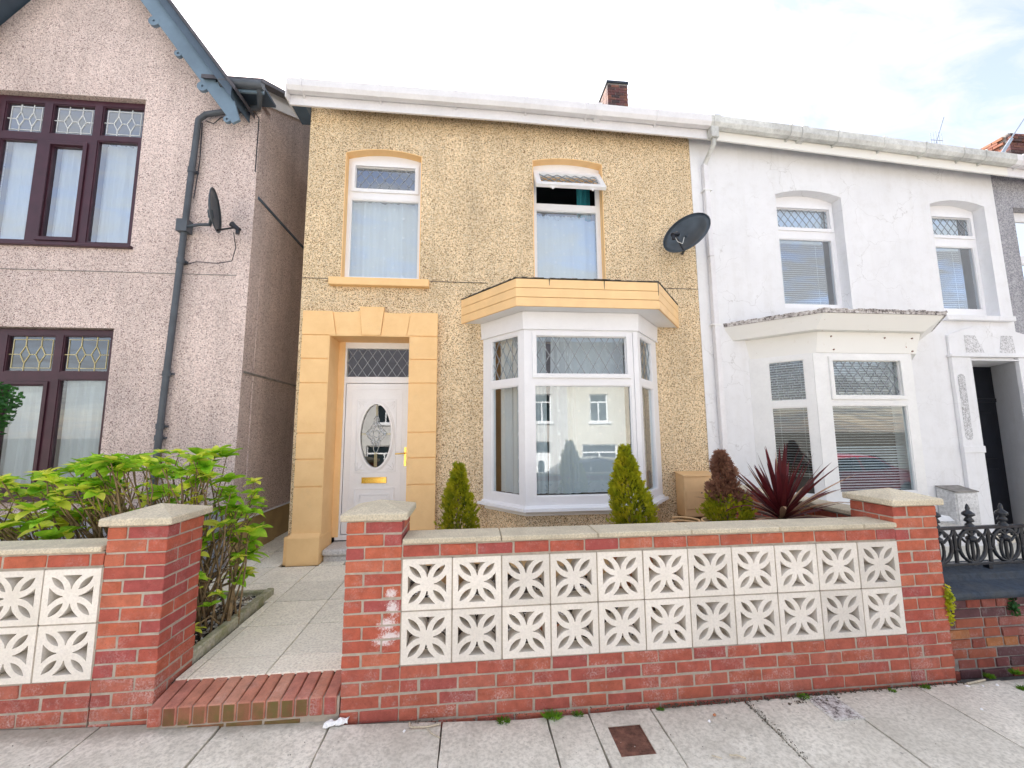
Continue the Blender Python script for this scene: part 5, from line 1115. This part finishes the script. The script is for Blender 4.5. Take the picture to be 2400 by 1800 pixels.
def conifer(x, y, z0, h, r, tipx, label, n, split=None, seed=1, cat='conifer'):
    t = thing('conifer_shrub', label, cat, (x, y, z0), 'potted conifers'); rr = random.Random(seed)
    part('trunk', MB().tube([(x, y, z0 - .05), (x + tipx * .5, y, z0 + h * .5), (x + tipx, y, z0 + h * .93)], [.018, .012, .004], 6), 'bark', t)
    bins = {'conifer': MB(), 'conifer_dk': MB(), 'conifer_brown': MB()}; lobes = [(rr.uniform(0, 6.28), rr.uniform(0, 1), rr.uniform(.62, 1.2)) for _ in range(34)]
    for i in range(n):
        u = rr.random() ** .85 * .985; a = rr.uniform(0, 2 * PI)
        prof = (math.sin(min(1, (u + .12) / .30) * PI / 2) if u < .2 else 1) * (1 - max(0, u - .16) / .84) ** .72
        lob = 1
        for la, lu, ls in lobes:
            d = (math.cos(a - la) > .75) and abs(u - lu) < .09
            if d: lob = ls
        if split and u > split: lob *= .72 + .25 * rr.random()
        q = rr.random(); rad = r * prof * lob * (.40 + .55 * q ** .5) * (1.14 if rr.random() < .1 else 1); cx = x + tipx * u
        p = Vector((cx + math.cos(a) * rad, y + math.sin(a) * rad, z0 + h * u))
        dr = Vector((math.cos(a) * .75, math.sin(a) * .75, .55 + rr.uniform(0, .8))).normalized(); sd = dr.cross(Vector((rr.uniform(-1, 1), rr.uniform(-1, 1), rr.uniform(-1, 1)))).normalized()
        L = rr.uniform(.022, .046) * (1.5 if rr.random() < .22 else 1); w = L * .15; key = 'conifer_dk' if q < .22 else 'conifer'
        if split and u > split + rr.uniform(-.08, .08): key = 'conifer_brown'
        b = bins[key]
        b.add([p, p + sd * w + dr * L * .5, p + dr * L, p - sd * w + dr * L * .5], [(0, 1, 2, 3)])
        for s_ in (-1, 1):
            for f in (.25, .55): o = p + dr * L * f; e_ = (dr + sd * s_ * .9).normalized() * L * .42; b.add([o, o + e_ * .5 + dr * w * .7, o + e_, o + e_ * .5 - dr * w * .7], [(0, 1, 2, 3)])
    for k, b in bins.items():
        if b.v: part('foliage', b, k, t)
conifer(.305, .9, .80, .58, .158, 0, 'small golden green conifer in a pot between the front door and the bay window', 3600, seed=2)
conifer(1.795, .9, .77, .74, .200, -.05, 'taller golden green conifer in front of the bay window glass', 6000, seed=5)
conifer(2.67, .9, .82, .64, .225, -.03, 'conifer gone brown on top and green at its foot beside the meter cabinet', 5200, split=.36, seed=9)
def cordyline():
    t = thing('spiky_plant', 'burgundy spiky plant with sword leaves in a pot behind the wall, before the white bay', 'plant', (3.04, .72, .8)); rr = random.Random(4); ms = []
    for curve in (.02, .10, .22, .40, .12, .3):
        for mat in ('cord', 'cord_tan'):
            pts = []; n = 9; x = z = 0; a = 0
            for i in range(n + 1):
                pts.append((x, z)); a = curve * 1.5 * (i / n) ** 1.5 * 1.6; x += math.sin(a) / n; z += math.cos(a) / n
            vs = []
            for i, (px_, pz_) in enumerate(pts):
                u = i / n; w = .033 * (.45 + .9 * math.sin(min(1, u * 1.7 + .1) * PI / 2)) * (1 - u ** 2.6) + .0006; vs += [(px_ + w * .28, -w, pz_), (px_, 0, pz_), (px_ + w * .28, w, pz_)]
            me = MB().add(vs, [(3 * i + j, 3 * i + j + 1, 3 * i + j + 4, 3 * i + j + 3) for i in range(n) for j in (0, 1)], True).mesh('leaf'); me.materials.append(M[mat]); ms.append((curve, mat, me))
    for k in range(104):
        q = k / 104; th = 1.72 * q ** .75 + rr.uniform(-.06, .06); ph = k * 2.39996 + rr.uniform(-.2, .2); L = .64 + rr.uniform(-.12, .12) - .1 * (1 - q)
        c = ms[rr.choice((0, 2, 8)) + (1 if rr.random() < .1 else 0)] if q < .4 else ms[rr.choice((2, 4, 6, 8, 10)) + (1 if rr.random() < .6 * q else 0)]
        L *= 1 - .15 * (th > 1.3)
        inst('leaf', c[2], t, (3.04, .72, .86 + .10 * (1 - q)), (0, th, ph), (L, L * .95, L))
    part('stem', MB().tube([(3.04, .72, .76), (3.04, .72, .97)], .03, 8), 'bark', t)
cordyline()
def leafmesh(name, mat, w=.62, cup=.15):
    n = 6; vs = []
    for i in range(n + 1):
        u = i / n; ww = w / 2 * math.sin(PI * min(1, u * .93 + .07)) ** .8 * (1 - .25 * u); z = -cup * u * u * 1.5 + .05
        vs += [(u, -ww, z + .35 * ww), (u, 0, z), (u, ww, z + .35 * ww)]
    me = MB().add(vs, [(3 * i + j, 3 * i + j + 1, 3 * i + j + 4, 3 * i + j + 3) for i in range(n) for j in (0, 1)], True).mesh(name); me.materials.append(M[mat]); return me
def hydrangea():
    t = thing('hydrangea', 'sprawling yellow-green hydrangea with bare woody stems behind the left block wall and pillar', 'hydrangea', (-1.9, .85, .2)); rr = random.Random(11)
    LM = [leafmesh('leaf', 'hyd', .74, c) for c in (.1, .25)] + [leafmesh('leaf', 'hyd_y', .68, .2)]
    st = MB(); dead = MB(); rest = {0: MB(), 1: MB(), 2: MB()}; cand = []
    tips = []
    def top(x): # canopy height against x
        P = [(-3.6, 1.12), (-3.1, 1.26), (-2.6, 1.36), (-2.1, 1.46), (-1.75, 1.45), (-1.50, 1.38), (-1.2, 1.0)]
        for (a, za), (b, zb) in zip(P, P[1:]):
            if x <= b: return za + (zb - za) * (x - a) / (b - a)
        return 1.0
    for i in range(150):
        x = rr.uniform(-3.45, -1.62); y = rr.uniform(.42, 1.15); z = top(x) * (1.03 - .33 * rr.random() ** 1.4) + .03 * (y - .6); tips.append((x, y, z))
    for i in range(32):
        z = rr.uniform(.45, 1.24); tips.append((rr.uniform(-1.66, -1.40) + .04 * (z - .5), rr.uniform(.62, 1.35), z))
    tips += [(-1.62, .8, 1.40), (-1.56, .75, 1.33), (-1.52, .9, 1.28), (-1.66, .6, 1.36), (-1.52, 1.0, 1.13), (-1.40, 1.1, 1.0), (-1.36, 1.0, .86), (-1.38, .9, .70), (-1.42, .62, .45), (-1.47, .52, .33), (-2.35, .40, 1.05), (-2.25, .36, 1.0), (-2.32, .35, 1.10), (-3.0, .45, 1.0), (-2.9, .5, 1.08)]
    for (x, y, z) in tips:
        bx = -1.85 + rr.uniform(-.25, .28) + (x + 1.9) * .42; by = .85 + rr.uniform(-.15, .15); b = Vector((bx, by, .2)); p = Vector((x, y, z)); m = b.lerp(p, .55) + Vector((rr.uniform(-.08, .08), rr.uniform(-.06, .06), .10)); m2 = b.lerp(p, .85) + Vector((rr.uniform(-.03, .03), 0, .02))
        st.tube([b, m, m2, p], [.009, .006, .005, .0035], 5)
        if rr.random() < .45:
            q = m.lerp(p, .4); e_ = q + Vector((rr.uniform(-.16, .16), rr.uniform(-.1, .1), rr.uniform(.05, .2))); st.tube([q, e_], [.004, .002], 4)
            if rr.random() < .5: tips_small = e_; cand.append((e_, .035, 4))
        cand.append((p, rr.uniform(.075, .15), rr.randint(7, 10)))
        if rr.random() < .5: cand.append((m2, rr.uniform(.05, .08), 4))
        if rr.random() < .16:
            for _ in range(26): d = Vector((rr.gauss(0, .022), rr.gauss(0, .022), abs(rr.gauss(0, .016)) + .02)); s = .006; q = p + d; dead.add([q, q + Vector((s, 0, s)), q + Vector((0, s, s * .3))], [(0, 1, 2)])
    leaves = []
    for (p, L, n) in cand:
        a0 = rr.uniform(0, 6.28); yl = rr.random() < .6
        for k in range(n):
            a = a0 + k * 2.4; up = rr.uniform(-.25, .75) if k < n - 3 else rr.uniform(.6, 1.2); l = L * rr.uniform(.75, 1.1) * (1 if k < n - 3 else .6)
            leaves.append((p, (rr.uniform(-.4, .4), -up, a), l, 2 if (yl and (k > n - 5 or rr.random() < .4)) else rr.choice((0, 0, 1))))
    leaves.sort(key=lambda q: (q[0] - Vector((.407, -2.6, 1.65))).length - (3 if q[0].y < 1.2 and q[0].z > .95 else 0))
    from mathutils import Euler
    for i, (p, r_, l, v) in enumerate(leaves):
        if i < 290: inst('leaf', LM[v], t, p, r_, (l, l, l))
        else:
            mt = Matrix.Translation(p) @ Euler(r_).to_matrix().to_4x4() @ Matrix.Scale(l, 4); rest[v].add([mt @ q.co for q in LM[v].vertices], [tuple(f.vertices) for f in LM[v].polygons], True)
    part('stem', st, 'bark', t); part('dead_flower_head', dead, 'hyd_dead', t, kind='stuff')
    for v, m in ((0, 'hyd'), (1, 'hyd'), (2, 'hyd_y')): part('leaf', rest[v], m, t, kind='stuff')
hydrangea()
def leafblob(mb, c, s, n, l, seed, flat=1):
    r = random.Random(seed)
    for _ in range(n):
        d = Vector((r.gauss(0, 1), r.gauss(0, 1), r.gauss(0, 1))).normalized() * r.random() ** .4; p = Vector(c) + Vector((d.x * s[0], d.y * s[1], d.z * s[2])); a = Vector((r.uniform(-1, 1), r.uniform(-1, 1), r.uniform(-.6, 1))).normalized() * l * r.uniform(.7, 1.2); b = a.orthogonal().normalized() * l * .38
        mb.add([p, p + a * .5 + b, p + a, p + a * .5 - b], [(0, 1, 2, 3)])
def extra_plants():
    t = thing('dark_shrub', 'dark green glossy shrub poking in at the left edge before the brown window', 'shrub', (-3.75, 1.4, .2)); g = MB(); leafblob(g, (-3.86, 1.4, 1.90), (.25, .2, .28), 900, .045, 3); leafblob(g, (-3.60, 1.38, 1.98), (.10, .1, .13), 60, .035, 5); part('crown', g, 'shrub', t)
    part('trunk', MB().tube([(-3.95, 1.4, .2), (-3.95, 1.42, 1.1), (-3.86, 1.4, 1.85)], [.03, .022, .01], 8), 'bark', t)
    t = thing('creeper', 'yellow-green creeper growing in the gap between brick pillar and old low wall', 'creeper', (3.61, 0, .35)); g = MB(); leafblob(g, (3.625, -.005, .50), (.022, .03, .10), 330, .022, 8); leafblob(g, (3.64, .02, .38), (.028, .03, .05), 130, .018, 9); part('foliage', g, 'conifer', t); part('stem', MB().tube([(3.63, .03, .30), (3.62, .02, .6)], .006, 5), 'bark', t)
    t = thing('creeper', 'small green weed hanging from the old low wall at the right edge of the photo', 'creeper', (4.2, 0.04, .4)); g = MB(); leafblob(g, (4.22, .06, .40), (.03, .02, .06), 150, .02, 18); part('foliage', g, 'shrub', t)
    spots = [(.60, -.055, .045, 'bright grass tuft at the wall foot below the third screen block'), (.89, -.045, .062, 'largest bright grass tuft at the wall foot, left of the rusty cover'), (1.045, -.04, .035, 'small flat grass tuft just right of the largest one'), (1.545, -.05, .025, 'tiny weed at the wall foot right of the rusty cover'),
             (2.475, -.05, .042, 'leafy tuft at the wall foot beside the worn white cover'), (3.08, -.06, .028, 'tiny weed at the foot of the wall end, left of the pillar base'), (3.33, -.05, .035, 'weed at the foot of the right-hand pillar'), (3.87, -.0, .04, 'small weed at the foot of the old dark wall'), (4.1, .02, .045, 'yellowish weed at the foot of the old wall by the photo edge'), (3.92, -.13, .035, 'weed growing out of a pavement joint near the right edge')]
    for i, (x, y, r, lab) in enumerate(spots):
        rr = random.Random(i + 50); g = MB(); z = pz(x) + .0
        for _ in range(int(60 + 900 * r)):
            a = rr.uniform(0, 6.28); q = rr.random() * r; b = Vector((x + math.cos(a) * q * .7, y + math.sin(a) * q * .4, z - .004)); l = rr.uniform(.5, 1.1) * r * .9; d = Vector((math.cos(a) * .7, math.sin(a) * .5, rr.uniform(.4, 1.2))).normalized(); s = d.cross(Vector((0, 0, 1))).normalized() * .0022
            g.add([b - s, b + s, b + d * l * .6 + s * .7, b + d * l + Vector((0, 0, -l * .2)), b + d * l * .6 - s * .7], [(0, 1, 2, 3, 4)])
        solo('grass_tuft', g, 'grass', lab, 'weed', group='weeds along the wall foot', base=(x, y, z))
extra_plants()

# ------------------------------------------------------------------ covers and litter on the pavement
def pavement_bits():
    c = thing('access_cover', 'rusty rectangular cover with a ribbed lid set in the pavement', 'cover', (1.28, -.265, -.01)); z = -.018
    def zz(mb):
        for v in mb.v: v.z += pz(v.x)
        return mb
    part('frame', zz(MB().plate(rect(1.187, 1.373, -.373, -.157), [rect(1.193, 1.367, -.367, -.163)], z - .02, -.001)), 'rust', c)
    part('lid', zz(MB().box(1.1945, 1.3655, -.3655, -.1645, z - .02, -.004)), 'rust', c)
    g = MB(); 
    for i in range(13):
        for j in range(15):
            x, y = 1.203 + i * .0129, -.356 + j * .0131
            if .052 < abs(x - 1.28) or abs(y + .265) > .018: 
                s = .0045 if (i + j) % 2 else -.0045; g.box(x - .0045, x + .0045, y - .0012 , y + .0012, -.0042, -.0022) if (i + j) % 2 else g.box(x - .0012, x + .0012, y - .0045, y + .0045, -.0042, -.0022)
    g.box(1.255, 1.305, -.276, -.272, -.0042, -.0022).box(1.26, 1.30, -.262, -.258, -.0042, -.0022)
    part('tread_pattern', zz(g), 'rust', c)
    c = thing('access_cover', 'small worn cover with flaking white painted frame against the wall foot', 'cover', (2.58, -.15, 0))
    Q = [(2.475, -.045), (2.60, -.045), (2.69, -.26), (2.49, -.26)]; R_ = [(2.505, -.06), (2.595, -.06), (2.655, -.245), (2.515, -.245)]
    Q = rect(2.485, 2.675, -.265, -.055); R_ = rect(2.505, 2.655, -.245, -.07)
    part('frame', MB().plate(Q, [R_], -.02, .003), 'peelfelt2', c); part('lid', MB().plate(R_, [], -.02, .001), 'peelfelt', c)
    # tissue
    rr = random.Random(2); g = MB(); n = 14; vs = []
    for i in range(n):
        for j in range(6):
            u, v = i / (n - 1), j / 5; r = .022 * (.6 + .5 * abs(math.sin(u * PI * 2.2))); a = v * PI * 1.1; vs.append((-.40 + .125 * u + rr.uniform(-.004, .004), -.045 + .028 * u + math.cos(a) * r, .034 + max(0, math.sin(a)) * r + rr.uniform(0, .008)))
    g.add(vs, [(i * 6 + j, i * 6 + j + 1, i * 6 + j + 7, i * 6 + j + 6) for i in range(n - 1) for j in range(5)]); solo('tissue', g, 'dot', 'crumpled white tissue on the pavement at the right end of the brick step', 'litter', base=(-.34, -.03, .03))
    tw = [([(.07, -.055, .012), (.08, -.085, .008), (.10, -.09, .008)], .005, 'short thick twig end at the wall foot below the first screen blocks'), ([(.10, -.085, .007), (.17, -.085, .007), (.245, -.065, .006)], .0045, 'forked pale twig lying towards the pavement joint'), ([(.165, -.087, .006), (.20, -.13, .002), (.25, -.165, .0)], .003, 'thin lower prong of pale twig by the pavement joint'),
          ([(1.73, -.44, .001), (1.77, -.445, .001), (1.80, -.47, .001)], .004, 'pale bent twig on the pavement right of the rusty cover'), ([(1.64, -.43, .0), (1.68, -.455, .0)], .003, 'short pale twig near the rusty cover'), ([(3.62, -.06, .006), (3.78, -.04, .008)], .006, 'brown stick at the foot of the old wall')]
    for p, r, lab in tw: solo('twig', MB().tube([(a, b, c_ + max(0, pz(a)) + .004) for a, b, c_ in p], r, 6), 'coping', lab, 'twig', group='twigs on the pavement', base=p[0])
    pet = [(.05, -.105, 'pale petal below the long twig'), (1.775, -.185, 'round white pebble on the slab right of the rusty cover'), (1.835, -.14, 'reddish dry leaf on the slab right of the rusty cover'), (3.70, -.085, 'white shell fragment nearest the pillar'), (3.80, -.09, 'white shell fragment at the foot of the old wall'), (3.60, -.075, 'white fragment at the corner of the pillar foot'), (3.42, -.28, 'small pale flake on the right-hand slab')]
    for i, (x, y, lab) in enumerate(pet):
        g = MB(); stones(g, 1, (x, x), (y, y), pz(x) + .005, .011, .013, None, i, .001); solo('fragment', g, 'terracotta' if 'leaf' in lab else 'dot', lab, 'litter', group='scraps on the pavement', base=(x, y, pz(x)))
    g = MB(); rr = random.Random(8); stones(g, 520, (1.55, 3.66), (-.052, -.018), -.004, .003, .009, None, 12, .006); stones(g, 160, (2.08, 2.13), (-.5, -.04), -.004, .002, .005, None, 14, .003); stones(g, 160, (-.3, 1.5), (-.045, -.02), .0, .002, .006, None, 15, .02)
    stones(g, 60, (2.3, 2.7), (-.10, -.03), -.002, .004, .01, None, 16, .006)
    solo('joint_debris', g, 'dirt', 'dark crumbly debris gathered along the wall foot and in the pavement joints', 'debris', kind='stuff')
    g = MB(); rr = random.Random(31)
    stones(g, 260, (-2.2, 4.3), (-.62, -.05), .004, .0015, .004, None, 33, .001)
    for k in range(0): pass
    for v in g.v: v.z += pz(v.x)
    solo('grit', g, 'gravel', 'scattered pale grit on the pavement slabs', 'grit', kind='stuff')
def mk_pf2():
    b = NB('flaking_white_frame'); c = b.ramp(b.noise(34, 6, .8), [(.42, (.25, .22, .19)), (.5, (.62, .60, .57)), (.6, (.72, .71, .68))]); b.col(c); b.set(Roughness=.9); return b.m
M['peelfelt2'] = mk_pf2()
pavement_bits()
bpy.context.view_layer.update()
